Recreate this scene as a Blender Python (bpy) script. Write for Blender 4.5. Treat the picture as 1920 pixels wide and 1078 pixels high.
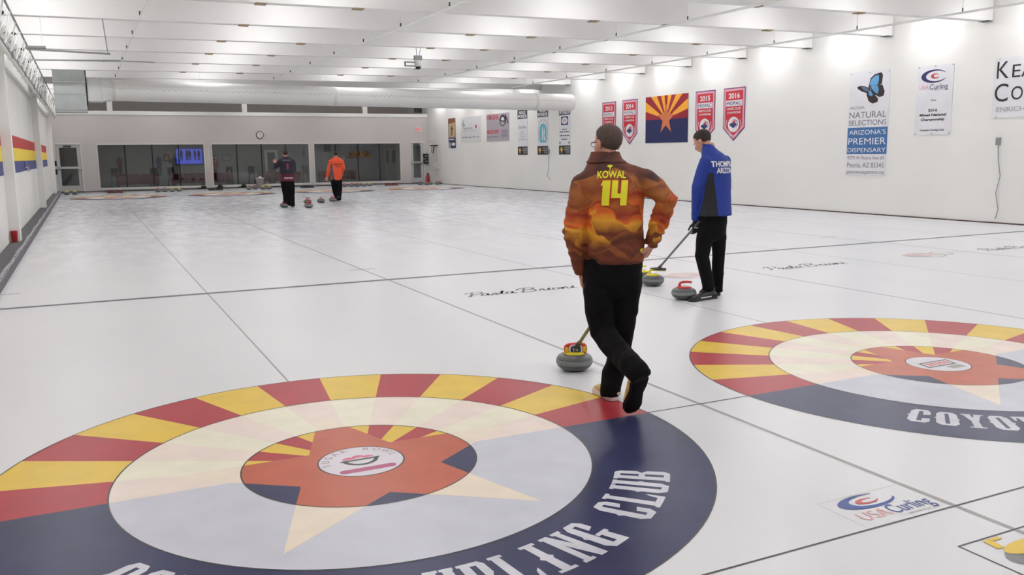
import bpy, bmesh, math, random
from mathutils import Vector, Matrix, noise
from mathutils.bvhtree import BVHTree
random.seed(4)
for o in list(bpy.data.objects): bpy.data.objects.remove(o)
SC = bpy.context.scene; COL = SC.collection
PI = math.pi

# ------------------------------------------------------------------ camera
F = 1624.1; PITCH = .1533; YAW = .4534; ROLL = -.0113
CAM = Vector((-1.1967, -4.2994, 1.5974))
_f = Vector((math.sin(YAW)*math.cos(PITCH), math.cos(YAW)*math.cos(PITCH), -math.sin(PITCH)))
_r = Vector((math.cos(YAW), -math.sin(YAW), 0)); _u = _r.cross(_f)
CR = _r*math.cos(ROLL)+_u*math.sin(ROLL); CU = -_r*math.sin(ROLL)+_u*math.cos(ROLL)
cd = bpy.data.cameras.new('camera'); cam = bpy.data.objects.new('camera', cd); COL.objects.link(cam)
cd.sensor_width = 36; cd.lens = F/1920*36; cd.clip_start = .05; cd.clip_end = 200
M3 = Matrix((CR, CU, -_f)).transposed()
cam.matrix_world = Matrix.Translation(CAM) @ M3.to_4x4()
SC.camera = cam
# ------------------------------------------------------------------ world, exposure
w = bpy.data.worlds.new('world'); SC.world = w; w.use_nodes = True
w.node_tree.nodes['Background'].inputs[0].default_value = (.9, .95, 1, 1)
w.node_tree.nodes['Background'].inputs[1].default_value = .2
SC.view_settings.view_transform = 'Standard'; SC.view_settings.look = 'None'
SC.view_settings.exposure = -0.04; SC.view_settings.gamma = 1; SC.view_settings.use_curve_mapping = False
LAMP_STRENGTH = 58.0
LOUNGE_WATTS = 170

# sight lines: where a feature of the place lies on a known plane
def ray(px, py): return _f + CR*((px-960)/F) - CU*((py-539)/F)
def on_z(px, py, z=0.0):
    d = ray(px, py); return CAM + d*((z-CAM.z)/d.z)
def on_x(px, py, x):
    d = ray(px, py); return CAM + d*((x-CAM.x)/d.x)
def on_y(px, py, y):
    d = ray(px, py); return CAM + d*((y-CAM.y)/d.y)

# ------------------------------------------------------------------ materials
def lin(c):
    c = c/255.0
    return c/12.92 if c <= .04045 else ((c+.055)/1.055)**2.4
def rgb(r, g, b, k=1.0): return (lin(r)*k, lin(g)*k, lin(b)*k, 1)
MATS = {}
def mat(name, col, rough=.6, metal=0.0, var=0.0, scale=8.0, bump=0.0, bscale=60.0, spec=None, emit=None, estr=0, coat=0):
    if name in MATS: return MATS[name]
    m = bpy.data.materials.new(name); m.use_nodes = True; nt = m.node_tree; b = nt.nodes['Principled BSDF']
    b.inputs['Base Color'].default_value = col; b.inputs['Roughness'].default_value = rough; b.inputs['Metallic'].default_value = metal
    if spec is not None: b.inputs['Specular IOR Level'].default_value = spec
    if coat: b.inputs['Coat Weight'].default_value = coat; b.inputs['Coat Roughness'].default_value = .15
    tc = nt.nodes.new('ShaderNodeTexCoord')
    if var:
        n = nt.nodes.new('ShaderNodeTexNoise'); n.inputs['Scale'].default_value = scale; n.inputs['Detail'].default_value = 4
        nt.links.new(tc.outputs['Object'], n.inputs['Vector'])
        r = nt.nodes.new('ShaderNodeValToRGB'); e = r.color_ramp.elements
        e[0].position = .3; e[1].position = .7
        e[0].color = tuple(min(1, v*(1-var)) for v in col[:3])+(1,); e[1].color = tuple(min(1, v*(1+var)) for v in col[:3])+(1,)
        nt.links.new(n.outputs[0], r.inputs[0]); nt.links.new(r.outputs[0], b.inputs['Base Color'])
    if bump:
        n2 = nt.nodes.new('ShaderNodeTexNoise'); n2.inputs['Scale'].default_value = bscale
        nt.links.new(tc.outputs['Object'], n2.inputs['Vector'])
        bp = nt.nodes.new('ShaderNodeBump'); bp.inputs['Strength'].default_value = bump; bp.inputs['Distance'].default_value = .01
        nt.links.new(n2.outputs[0], bp.inputs['Height']); nt.links.new(bp.outputs[0], b.inputs['Normal'])
    if emit: b.inputs['Emission Color'].default_value = emit; b.inputs['Emission Strength'].default_value = estr
    MATS[name] = m; return m
K = 1.22   # paint reflectances are read off a slightly under-exposed white
white_wall = mat('white_wall_paint', rgb(232, 230, 226), .75, var=.025, scale=.6, bump=.05, bscale=30)
back_wall_m = mat('back_wall_paint', rgb(204, 198, 194), .8, var=.02, scale=.5)
taupe = mat('taupe_panel', rgb(176, 169, 164), .85, var=.03, scale=.5)
beam_m = mat('beam_wrap', rgb(236, 234, 232), .7, var=.02, scale=1.2)
deck_m = mat('roof_deck', rgb(240, 238, 236), .8, var=.02, scale=1)
pipe_m = mat('white_pipe_paint', rgb(238, 238, 234), .5, var=.02)
duct_m = mat('duct_fabric', rgb(230, 229, 226), .62, var=.02, scale=2)
black_m = mat('black_rubber', rgb(22, 22, 24), .6, var=.1)
dkgrey_m = mat('dark_grey_paint', rgb(70, 70, 72), .6, var=.05)
grey_m = mat('grey_paint', rgb(140, 140, 140), .6, var=.05)
steel_m = mat('galvanised_steel', rgb(186, 192, 190), .5, .35, var=.06, scale=4)
chrome_m = mat('bright_metal', rgb(200, 200, 202), .25, .9, var=.03)
carpet_m = mat('grey_carpet', rgb(98, 97, 98), .95, var=.1, scale=40, bump=.4, bscale=300)
bumper_m = mat('grey_foam', rgb(165, 164, 166), .85, var=.12, scale=9, bump=.6, bscale=20)
tan_m = mat('tan_plywood', rgb(165, 145, 120), .8, var=.25, scale=14)
frame_m = mat('white_frame_paint', rgb(215, 212, 208), .5, var=.02)
door_m = mat('door_paint', rgb(190, 190, 190), .5, var=.03)
red_m = mat('red_plastic', rgb(175, 35, 40), .4, var=.05)
yel_m = mat('yellow_plastic', rgb(225, 205, 40), .4, var=.05)
red_stripe = mat('red_stripe_paint', rgb(186, 62, 56), .7, var=.05)
yel_stripe = mat('yellow_stripe_paint', rgb(238, 208, 70), .7, var=.05)
blu_stripe = mat('blue_stripe_paint', rgb(72, 76, 128), .7, var=.05)
skin_m = mat('skin', rgb(196, 142, 120), .5, var=.06, scale=20)
hair_m = mat('dark_hair', rgb(48, 36, 32), .75, var=.35, scale=90, bump=.5, bscale=200)
hair_b = mat('brown_hair', rgb(82, 66, 60), .8, var=.25, scale=90, bump=.5, bscale=200)
trou_m = mat('black_trouser_cloth', rgb(13, 12, 15), .92, var=.15, scale=10, bump=.2, bscale=80, spec=.2)
eye_m = mat('eye_white', rgb(225, 222, 218), .2)
glass_lens = mat('lens', rgb(120, 125, 130), .1)
ICEC = dict(rough=.22, spec=.5)
def ice_paint(name, col, var=.05): return mat('ice_'+name, col, .32, var=var, scale=5, bump=.03, bscale=120, spec=.18)
P_RED = ice_paint('red', rgb(172, 54, 62)); P_YEL = ice_paint('yellow', rgb(226, 192, 72)); P_NAV = ice_paint('navy', rgb(50, 54, 88), .14)
P_ORG = ice_paint('orange', rgb(190, 98, 72), .08); P_CRE = ice_paint('pale_yellow', rgb(236, 231, 208)); P_PNK = ice_paint('pale_red', rgb(236, 220, 208))
P_LBL = ice_paint('pale_blue', rgb(204, 205, 214)); P_STR = ice_paint('pale_orange', rgb(236, 222, 202)); P_WHT = ice_paint('white', rgb(222, 216, 222))
P_LET = ice_paint('lettering_white', rgb(208, 208, 216), .12); P_BLK = ice_paint('line_black', rgb(70, 68, 66)); P_GRY = ice_paint('line_grey', rgb(160, 156, 155), .1)
P_HOG = ice_paint('hog_grey', rgb(88, 92, 104), .12); P_TXT = ice_paint('script_grey', rgb(96, 97, 98), .15); P_BLU = ice_paint('logo_blue', rgb(62, 82, 150))
P_LRD = ice_paint('logo_red', rgb(205, 100, 100)); P_MAG = ice_paint('magenta', rgb(178, 88, 124)); P_FNT = ice_paint('faint_grey', rgb(200, 198, 196))

def ice_material():
    m = bpy.data.materials.new('pebbled_ice'); m.use_nodes = True; nt = m.node_tree; b = nt.nodes['Principled BSDF']
    b.inputs['Roughness'].default_value = .3; b.inputs['Specular IOR Level'].default_value = .32
    N = nt.nodes.new; L = nt.links.new
    tc = N('ShaderNodeTexCoord')
    mp = N('ShaderNodeMapping'); mp.inputs['Rotation'].default_value = (0, 0, .5); mp.inputs['Scale'].default_value = (1.1, .42, 1); L(tc.outputs['Object'], mp.inputs[0])
    n1 = N('ShaderNodeTexNoise'); n1.inputs['Scale'].default_value = 3.0; n1.inputs['Detail'].default_value = 8; n1.inputs['Roughness'].default_value = .7; L(mp.outputs[0], n1.inputs['Vector'])
    r1 = N('ShaderNodeValToRGB'); r1.color_ramp.elements[0].position = .40; r1.color_ramp.elements[1].position = .68
    r1.color_ramp.elements[0].color = (0, 0, 0, 1); r1.color_ramp.elements[1].color = (1, 1, 1, 1); L(n1.outputs[0], r1.inputs[0])
    # wear grows towards the far end and the left sheet, where the ice has been played
    sx = N('ShaderNodeSeparateXYZ'); L(tc.outputs['Object'], sx.inputs[0])
    wy = N('ShaderNodeMapRange'); wy.inputs['From Min'].default_value = 7; wy.inputs['From Max'].default_value = 24; L(sx.outputs[1], wy.inputs[0])
    mu = N('ShaderNodeMath'); mu.operation = 'MULTIPLY'; L(r1.outputs[0], mu.inputs[0]); L(wy.outputs[0], mu.inputs[1])
    mx = N('ShaderNodeMix'); mx.data_type = 'RGBA'; mx.inputs['A'].default_value = rgb(224, 224, 226); mx.inputs['B'].default_value = rgb(140, 144, 150)
    L(mu.outputs[0], mx.inputs['Factor'])
    n2 = N('ShaderNodeTexNoise'); n2.inputs['Scale'].default_value = .5; n2.inputs['Detail'].default_value = 3; L(tc.outputs['Object'], n2.inputs['Vector'])
    mx2 = N('ShaderNodeMix'); mx2.data_type = 'RGBA'; mx2.blend_type = 'MULTIPLY'; mx2.inputs['Factor'].default_value = 1; L(mx.outputs['Result'], mx2.inputs['A'])
    r2 = N('ShaderNodeValToRGB'); r2.color_ramp.elements[0].position = .3; r2.color_ramp.elements[1].position = .7
    r2.color_ramp.elements[0].color = (.95, .95, .955, 1); r2.color_ramp.elements[1].color = (1, .995, .99, 1); L(n2.outputs[0], r2.inputs[0])
    L(r2.outputs[0], mx2.inputs['B']); L(mx2.outputs['Result'], b.inputs['Base Color'])
    n3 = N('ShaderNodeTexNoise'); n3.inputs['Scale'].default_value = 70; L(tc.outputs['Object'], n3.inputs['Vector'])
    bp = N('ShaderNodeBump'); bp.inputs['Strength'].default_value = .06; bp.inputs['Distance'].default_value = .01; L(n3.outputs[0], bp.inputs['Height']); L(bp.outputs[0], b.inputs['Normal'])
    return m
ICE = ice_material()

def glass_material():
    m = bpy.data.materials.new('window_glass'); m.use_nodes = True; nt = m.node_tree
    for n in list(nt.nodes): nt.nodes.remove(n)
    o = nt.nodes.new('ShaderNodeOutputMaterial'); mx = nt.nodes.new('ShaderNodeMixShader')
    t = nt.nodes.new('ShaderNodeBsdfTransparent'); t.inputs[0].default_value = (.62, .64, .64, 1)
    g = nt.nodes.new('ShaderNodeBsdfGlossy'); g.inputs['Roughness'].default_value = .02; g.inputs[0].default_value = (.9, .9, .9, 1)
    fr = nt.nodes.new('ShaderNodeFresnel'); fr.inputs[0].default_value = 1.5
    mr = nt.nodes.new('ShaderNodeMath'); mr.operation = 'MULTIPLY'; mr.inputs[1].default_value = 1.5
    nt.links.new(fr.outputs[0], mr.inputs[0]); nt.links.new(mr.outputs[0], mx.inputs[0])
    nt.links.new(t.outputs[0], mx.inputs[1]); nt.links.new(g.outputs[0], mx.inputs[2]); nt.links.new(mx.outputs[0], o.inputs[0])
    return m
GLASS = glass_material()

# ------------------------------------------------------------------ mesh helpers
class MB:
    def __init__(s): s.v = []; s.f = []; s.mi = []
    def add(s, verts, faces, mi=0):
        k = len(s.v); s.v += [tuple(v) for v in verts]; s.f += [tuple(i+k for i in f) for f in faces]; s.mi += [mi]*len(faces); return s
    def box(s, x0, y0, z0, x1, y1, z1, mi=0, M=None):
        v = [Vector(p) for p in ((x0,y0,z0),(x1,y0,z0),(x1,y1,z0),(x0,y1,z0),(x0,y0,z1),(x1,y0,z1),(x1,y1,z1),(x0,y1,z1))]
        if M: v = [M @ p for p in v]
        return s.add(v, [(0,3,2,1),(4,5,6,7),(0,1,5,4),(1,2,6,5),(2,3,7,6),(3,0,4,7)], mi)
    def prism(s, pts, z0, z1, mi=0, M=None):     # outline in xy, extruded in z
        n = len(pts); a = sum(pts[i][0]*pts[(i+1)%n][1]-pts[(i+1)%n][0]*pts[i][1] for i in range(n))
        if a < 0: pts = pts[::-1]
        v = [Vector((p[0], p[1], z0)) for p in pts]+[Vector((p[0], p[1], z1)) for p in pts]
        if M: v = [M @ p for p in v]
        return s.add(v, [tuple(range(n))[::-1], tuple(range(n, 2*n))]+[(i, (i+1)%n, (i+1)%n+n, i+n) for i in range(n)], mi)
    def sweep(s, P, side=(1,0,0), n=14, cap=('round','round'), mi=0, tz=False):   # P: (x,y,z,rx[,ry])
        side = Vector(side); pts = [Vector(p[:3]) for p in P]; R = [(p[3], p[4] if len(p) > 4 else p[3]) for p in P]
        rings = []; m = len(pts)
        T = []
        for i in range(m):
            a = pts[max(i-1,0)]; b = pts[min(i+1,m-1)]; t = (b-a)
            if tz: t = Vector((0, 0, 1 if pts[-1].z > pts[0].z else -1))
            T.append(t.normalized() if t.length > 1e-9 else Vector((0,0,1)))
        fr = []
        for i in range(m):
            x = side - T[i]*side.dot(T[i])
            if x.length < 1e-3: x = T[i].orthogonal()
            x.normalize(); fr.append((x, T[i].cross(x)))
        seq = []
        if cap[0] == 'round':
            for q in (75, 50, 25): q = math.radians(q); seq.append((pts[0]-T[0]*min(R[0])*math.sin(q), R[0][0]*math.cos(q), R[0][1]*math.cos(q), 0))
        for i in range(m): seq.append((pts[i], R[i][0], R[i][1], i))
        if cap[1] == 'round':
            for q in (25, 50, 75): q = math.radians(q); seq.append((pts[-1]+T[-1]*min(R[-1])*math.sin(q), R[-1][0]*math.cos(q), R[-1][1]*math.cos(q), m-1))
        vs = []; fs = []
        for c, a, b, i in seq:
            x, y = fr[i]
            for k in range(n):
                th = 2*PI*k/n; vs.append(c+x*(a*math.cos(th))+y*(b*math.sin(th)))
        for j in range(len(seq)-1):
            for k in range(n):
                k2 = (k+1)%n; fs.append((j*n+k, j*n+k2, (j+1)*n+k2, (j+1)*n+k))
        fs.append(tuple(range(n))[::-1]); fs.append(tuple((len(seq)-1)*n+k for k in range(n)))
        return s.add(vs, fs, mi)
    def tube(s, pts, r, n=8, mi=0): return s.sweep([(*p, r) for p in pts], n=n, cap=('flat','flat'), mi=mi, side=(.31,.27,.91))
    def lathe(s, prof, n=32, c=(0,0,0), mi=0):   # prof (r,z) bottom to top
        vs = []; fs = []; m = len(prof)
        for r, z in prof:
            for k in range(n): th = 2*PI*k/n; vs.append((c[0]+r*math.cos(th), c[1]+r*math.sin(th), c[2]+z))
        for j in range(m-1):
            for k in range(n): k2 = (k+1)%n; fs.append((j*n+k, j*n+k2, (j+1)*n+k2, (j+1)*n+k))
        fs.append(tuple(range(n))[::-1]); fs.append(tuple((m-1)*n+k for k in range(n)))
        return s.add(vs, fs, mi)
    def ell(s, c, r, ax=None, n=16, m=10, mi=0):
        ax = ax or (Vector((1,0,0)), Vector((0,1,0)), Vector((0,0,1))); c = Vector(c)
        vs = [c-ax[2]*r[2]]; fs = []
        for j in range(1, m):
            ph = -PI/2+PI*j/m
            for k in range(n):
                th = 2*PI*k/n; vs.append(c+ax[0]*(r[0]*math.cos(ph)*math.cos(th))+ax[1]*(r[1]*math.cos(ph)*math.sin(th))+ax[2]*(r[2]*math.sin(ph)))
        vs.append(c+ax[2]*r[2]); L = len(vs)-1
        for k in range(n):
            k2 = (k+1)%n; fs.append((0, 1+k2, 1+k)); fs.append((L, L-n+k, L-n+k2))
            for j in range(m-2): fs.append((1+j*n+k, 1+j*n+k2, 1+(j+1)*n+k2, 1+(j+1)*n+k))
        return s.add(vs, fs, mi)
    def mesh(s, name, mats, smooth=False):
        me = bpy.data.meshes.new(name); me.from_pydata(s.v, [], s.f)
        for m in (mats if isinstance(mats, (list, tuple)) else [mats]): me.materials.append(m)
        for p, i in zip(me.polygons, s.mi): p.material_index = i; p.use_smooth = smooth
        me.update(); return me
    def obj(s, name, mats, parent=None, smooth=False, **kw):
        o = bpy.data.objects.new(name, s.mesh(name, mats, smooth)); COL.objects.link(o); o.parent = parent
        for k, v in kw.items(): o[k] = v
        return o
def smooth_by_angle(o, deg=35):
    me = o.data
    for p in me.polygons: p.use_smooth = True
    bm = bmesh.new(); bm.from_mesh(me)
    for e in bm.edges:
        if len(e.link_faces) == 2 and e.calc_face_angle(0) > math.radians(deg): e.smooth = False
    bm.to_mesh(me); bm.free(); return o
def bevel(o, w=.004, seg=2):
    bm = bmesh.new(); bm.from_mesh(o.data)
    ed = [e for e in bm.edges if len(e.link_faces) == 2 and e.calc_face_angle(0) > .6]
    bmesh.ops.bevel(bm, geom=ed, offset=w, segments=seg, affect='EDGES', profile=.5, clamp_overlap=True)
    bm.to_mesh(o.data); bm.free(); return o
def split_obj(o):      # one object per separate piece
    me = o.data; n = len(me.vertices); par = list(range(n))
    def find(a):
        while par[a] != a: par[a] = par[par[a]]; a = par[a]
        return a
    for e in me.edges: par[find(e.vertices[0])] = find(e.vertices[1])
    G = {}
    for p in me.polygons: G.setdefault(find(p.vertices[0]), []).append(p)
    if len(G) < 2: return [o]
    out = []
    for g in G.values():
        ids = sorted({v for p in g for v in p.vertices}); mp = {v: i for i, v in enumerate(ids)}
        nm = bpy.data.meshes.new(o.data.name); nm.from_pydata([tuple(me.vertices[v].co) for v in ids], [], [tuple(mp[v] for v in p.vertices) for p in g])
        for m in me.materials: nm.materials.append(m)
        for a, b in zip(nm.polygons, g): a.material_index = b.material_index; a.use_smooth = b.use_smooth
        q = bpy.data.objects.new(o.name.split('.')[0], nm); COL.objects.link(q); q.parent = o.parent; q.location = o.location
        for k in o.keys(): q[k] = o[k]
        out.append(q)
    bpy.data.objects.remove(o); return out
def thing(name, label, cat, loc=(0,0,0), rz=0.0, group=None):
    o = bpy.data.objects.new(name, None); COL.objects.link(o); o.location = loc; o.rotation_euler = (0,0,rz); o.empty_display_size = .1
    tag(o, label, cat, group); return o
def tag(o, label, cat, group=None):
    o['label'] = label; o['category'] = cat
    if group: o['group'] = group
    return o
def dup(root, loc=None, rz=None, label=None):
    r = root.copy(); COL.objects.link(r)
    if loc is not None: r.location = loc
    if rz is not None: r.rotation_euler = (0,0,rz)
    if label: r['label'] = label
    for ch in list(root.children):
        c = ch.copy(); COL.objects.link(c); c.parent = r
        for g in list(ch.children):
            d = g.copy(); COL.objects.link(d); d.parent = c
    return r
# flat lettering: returns list of polygons (triangulated mesh data) fitted to a box
def text_data(s, shear=0.0, bold=0.0, res=5):
    cu = bpy.data.curves.new('t', 'FONT'); cu.body = s; cu.shear = shear; cu.offset = bold; cu.resolution_u = res
    ob = bpy.data.objects.new('t', cu); me = bpy.data.meshes.new_from_object(ob)
    V = [Vector(v.co) for v in me.vertices]; Fc = [tuple(p.vertices) for p in me.polygons]
    bpy.data.objects.remove(ob); bpy.data.curves.remove(cu); bpy.data.meshes.remove(me)
    return V, Fc
def text_obj(s, M, width, height, m, parent=None, name='lettering', anchor='l', shear=0.0, bold=0.0, z=.0, bend=None, thick=0.0):
    V, Fc = text_data(s, shear, bold)
    x0 = min(v.x for v in V); x1 = max(v.x for v in V); y1 = max(v.y for v in V); y0 = min(v.y for v in V)
    if y1-y0 < .3: y0, y1 = 0, .7
    if not any(c in s for c in 'gjpqyQ,'): y0 = max(y0, -.02)
    else: y0 = 0 
    if not width: width = height*(x1-x0)/(y1-y0)
    sx = width/(x1-x0); sy = height/(y1-y0)
    off = 0 if anchor == 'l' else -width/2
    P = [Vector(((v.x-x0)*sx+off, (v.y-y0)*sy, z)) for v in V]
    if bend: P = [bend(p) for p in P]
    mb = MB(); mb.add([M @ p for p in P], Fc)
    return mb.obj(name, m, parent)

# ------------------------------------------------------------------ structure: room shell
XL, XR, YB, YF, ZC = -2.52, 16.31, 42.3, -8.0, 5.4
ICE_X0, ICE_Y1 = -2.22, 40.1; W = 4.451
def struct(name, mb, m, parent=None, **kw):
    o = mb.obj(name, m, parent, **kw)
    if parent is None: o['kind'] = 'structure'
    return o
floor = struct('floor', MB().box(ICE_X0, YF, -.1, XR, ICE_Y1, 0), ICE)
struct('wall_right', MB().box(XR, YF, -.1, XR+.2, 48.2, ZC+.3), white_wall)
struct('baseboard_right', MB().box(XR-.03, YF, 0, XR, YB, .025), mat('dark_joint', rgb(80, 62, 58), .8, var=.2))
wl = struct('wall_left', MB().box(XL-.2, YF, -.1, XL, 48.2, ZC+.3), white_wall)
struct('wall_front', MB().box(XL-.2, YF-.2, -.1, XR+.2, YF, ZC+.3), white_wall)
# painted stripes between the columns of the left wall
for nm, z0, z1, m in (('red_stripe', 1.84, 2.10, red_stripe), ('yellow_stripe', 1.56, 1.84, yel_stripe), ('blue_stripe', 1.31, 1.56, blu_stripe)):
    mb = MB()
    for y0, y1 in ((-7.9, 1.2), (1.6, 13.97), (14.32, 26.37), (26.72, 35.6)): mb.box(XL, y0, z0, XL+.006, y1, z1)
    mb.obj(nm, m, wl, label=nm.replace('_', ' ')+' painted along the white wall')
for i, y in enumerate((1.25, 13.98, 26.38, 38.8)):
    c = MB().box(XL, y, .0, -2.35, y+.34, 3.5).box(XL, y-.04, 3.5, -2.3, y+.38, 3.58)
    struct('trim_%d' % (i+1), c, white_wall)
# raised carpeted walk and foam bumper along the left side
struct('trim_5', MB().box(XL, YF, -.1, -2.29, 41.5, .10), carpet_m)
bp = MB(); n = 160
for k in range(n):
    y0 = YF+(49.2-.9)*k/n; y1 = YF+(48.3)*(k+1)/n; h = .115+.012*math.sin(k*.7)
    bp.box(-2.285, y0, .08, -2.245+.006*math.sin(k*1.9), y1-.02, h)
struct('trim_6', bp, bumper_m)
struct('trim_7', MB().box(-2.30, YF, -.1, ICE_X0, 40.3, .085), mat('kerb_grey', rgb(104, 103, 108), .8, var=.12))
# back walk, bumper and walls
struct('trim_8', MB().box(-2.29, 40.35, -.1, XR, YB, .03), mat('black_mat', rgb(40, 40, 42), .9, var=.2))
struct('trim_9', MB().box(ICE_X0, ICE_Y1, -.1, XR, 40.35, .05), mat('white_foam', rgb(176, 174, 174), .8, var=.08))
# back wall with openings
WX = [(-.6, 4.33), (4.64, 9.63), (9.83, 14.71)]; WZ0, WZ1 = .16, 2.29
DX = [(-2.42, -1.24), (15.22, 16.1)]; DZ = 2.33
mb = MB(); Y0, Y1 = YB, YB+.2
mb.box(XL, Y0, DZ, XR, Y1, 3.7)
xs = [XL, DX[0][0], DX[0][1], WX[0][0], WX[0][1], WX[1][0], WX[1][1], WX[2][0], WX[2][1], DX[1][0], DX[1][1], XR]
for a, b in ((0,1),(2,3),(4,5),(6,7),(8,9),(10,11)): mb.box(xs[a], Y0, -.1, xs[b], Y1, DZ)
for a, b in WX: mb.box(a, Y0, -.1, b, Y1, WZ0).box(a, Y0, WZ1, b, Y1, DZ)
struct('wall_back', mb, back_wall_m)
struct('trim_10', MB().box(XL, YB-.06, 3.66, XR, YB+.3, 3.84), pipe_m)
mb = MB()
for x in (.12, 6.4, 12.75): mb.box(x-.12, YB-.02, 3.84, x+.12, YB+.22, 5.4)
struct('trim_11', mb, pipe_m)
struct('trim_12', MB().box(XL, YB+.2, 3.6, XR, 48.2, 3.7), taupe)      # lounge roof / loft floor
for x_ in (1.5, 7, 12.5):  # unseen lamps added to brighten the dark loft recess
    lt = bpy.data.lights.new('loft_fill', 'AREA'); lt.shape = 'RECTANGLE'; lt.size = 4; lt.size_y = .3; lt.energy = 3
    lq = bpy.data.objects.new('loft_fill', lt); COL.objects.link(lq); lq.location = (x_, 43.4, 5.2); lq.rotation_euler = (.8, 0, 0)
struct('wall_loft', MB().box(XL, 45.5, 3.7, XR, 45.7, ZC+.2), taupe)
# ceiling: deck and beams (the beams run across and fall slightly to the left)
ceil = struct('ceiling', MB().box(XL-.2, YF-.2, ZC, XR+.2, 48.2, ZC+.2), deck_m)
def zb(x): return 4.06+(x+2.2)*.0109
def beam_mesh():
    mb = MB(); a = XL; b = XR-.02
    v = [(a,-.1,zb(a)),(b,-.1,zb(b)),(b,.1,zb(b)),(a,.1,zb(a)),(a,-.1,ZC),(b,-.1,ZC),(b,.1,ZC),(a,.1,ZC)]
    mb.add(v, [(0,3,2,1),(4,5,6,7),(0,1,5,4),(1,2,6,5),(2,3,7,6),(3,0,4,7)]); return mb.mesh('beam', beam_m)
bmesh_beam = beam_mesh()
pl = MB().box(-.09, -.085, -.02, .09, .085, 0).box(-.05, -.11, -.03, .05, .02, -.018).mesh('seam_plate', tan_m)
BY = [8.25+2.55*k+.1 for k in range(-6, 12)]
for y in BY:
    b = bpy.data.objects.new('beam', bmesh_beam); COL.objects.link(b); b.parent = ceil; b.location = (0, y, 0)
    if 7 < y < 24:
        for x in (1.7, 3.35, 6.5, 8.0, 9.9, 12.5):
            if random.random() < .88:
                s = bpy.data.objects.new('seam_plate', pl); COL.objects.link(s); s.parent = b; s.location = (x+random.uniform(-.1,.1), 0, zb(x))
    e = bpy.data.objects.new('seam_plate', bpy.data.meshes.get('end_gap') or MB().box(-.09, -.11, -.012, .09, .11, 0).mesh('end_gap', dkgrey_m)); e.data.name = 'end_gap'
    COL.objects.link(e); e.parent = b; e.location = (XR-.11, 0, zb(XR)); e.name = 'dark_gap'  # dark grey slab stands for the dark gap where beam meets wall
# lamps between the beams; rows past the duct added to brighten the back wall
lamp_glow = mat('lamp_diffuser', rgb(255, 253, 248), .5, emit=(.98, .982, 1, 1), estr=LAMP_STRENGTH)
def lamp():
    t = thing('ceiling_light', 'white strip light hung high between two roof beams', 'ceiling light', group='strip lights between the roof beams')
    MB().box(-.4, -.07, .0, .4, .07, .07).obj('housing', frame_m, t)
    MB().box(-.37, -.06, -.05, .37, .06, 0).obj('diffuser', lamp_glow, t)
    MB().tube([(-.3,0,.07),(-.3,0,.68)], .006, 6).obj('hanger', pipe_m, t)
    MB().tube([(.3,0,.07),(.3,0,.68)], .006, 6).obj('hanger', pipe_m, t)
    return t
L0 = None
for k in range(-6, 13):
    y = 8.35+2.55*k+1.275
    for x in ((-1.7, 2.5, 7.25, 11.9, 15.6) if k < 7 else ((-1.7, 2.5, 7.25, 11.9, 15.6) if k >= 8 else (2.5, 11.9))):
        if L0 is None: L0 = lamp(); L0.location = (x, y, 4.62)
        else: dup(L0, (x, y, 4.62))
# ------------------------------------------------------------------ paint under the ice
def arc(r, a0, a1, n=None):
    n = n or max(2, int(abs(a1-a0)*60/PI)+1)
    return [(r*math.cos(a0+(a1-a0)*i/n), r*math.sin(a0+(a1-a0)*i/n)) for i in range(n+1)]
def sector(mb, r0, r1, a0, a1, z, mi, c):
    A = arc(r0, a0, a1); B = arc(r1, a0, a1); n = len(A)
    vs = [(c[0]+p[0], c[1]+p[1], z) for p in A+B]
    mb.add(vs, [(i, i+n, i+n+1, i+1) for i in range(n-1)], mi)
def star_r(th, Ro, Ri):     # polar outline of a five pointed star, one point up
    a = ((th-PI/2) % (2*PI/5)); a = min(a, 2*PI/5-a); be = PI/5
    x1, y1 = Ro, 0.0; x2, y2 = Ri*math.cos(be), Ri*math.sin(be)
    dx, dy = x2-x1, y2-y1
    return (x1*dy-y1*dx)/(math.cos(a)*dy-math.sin(a)*dx)
R12, R8, R4, RB = 1.829, 1.219, .61, .226
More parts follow.
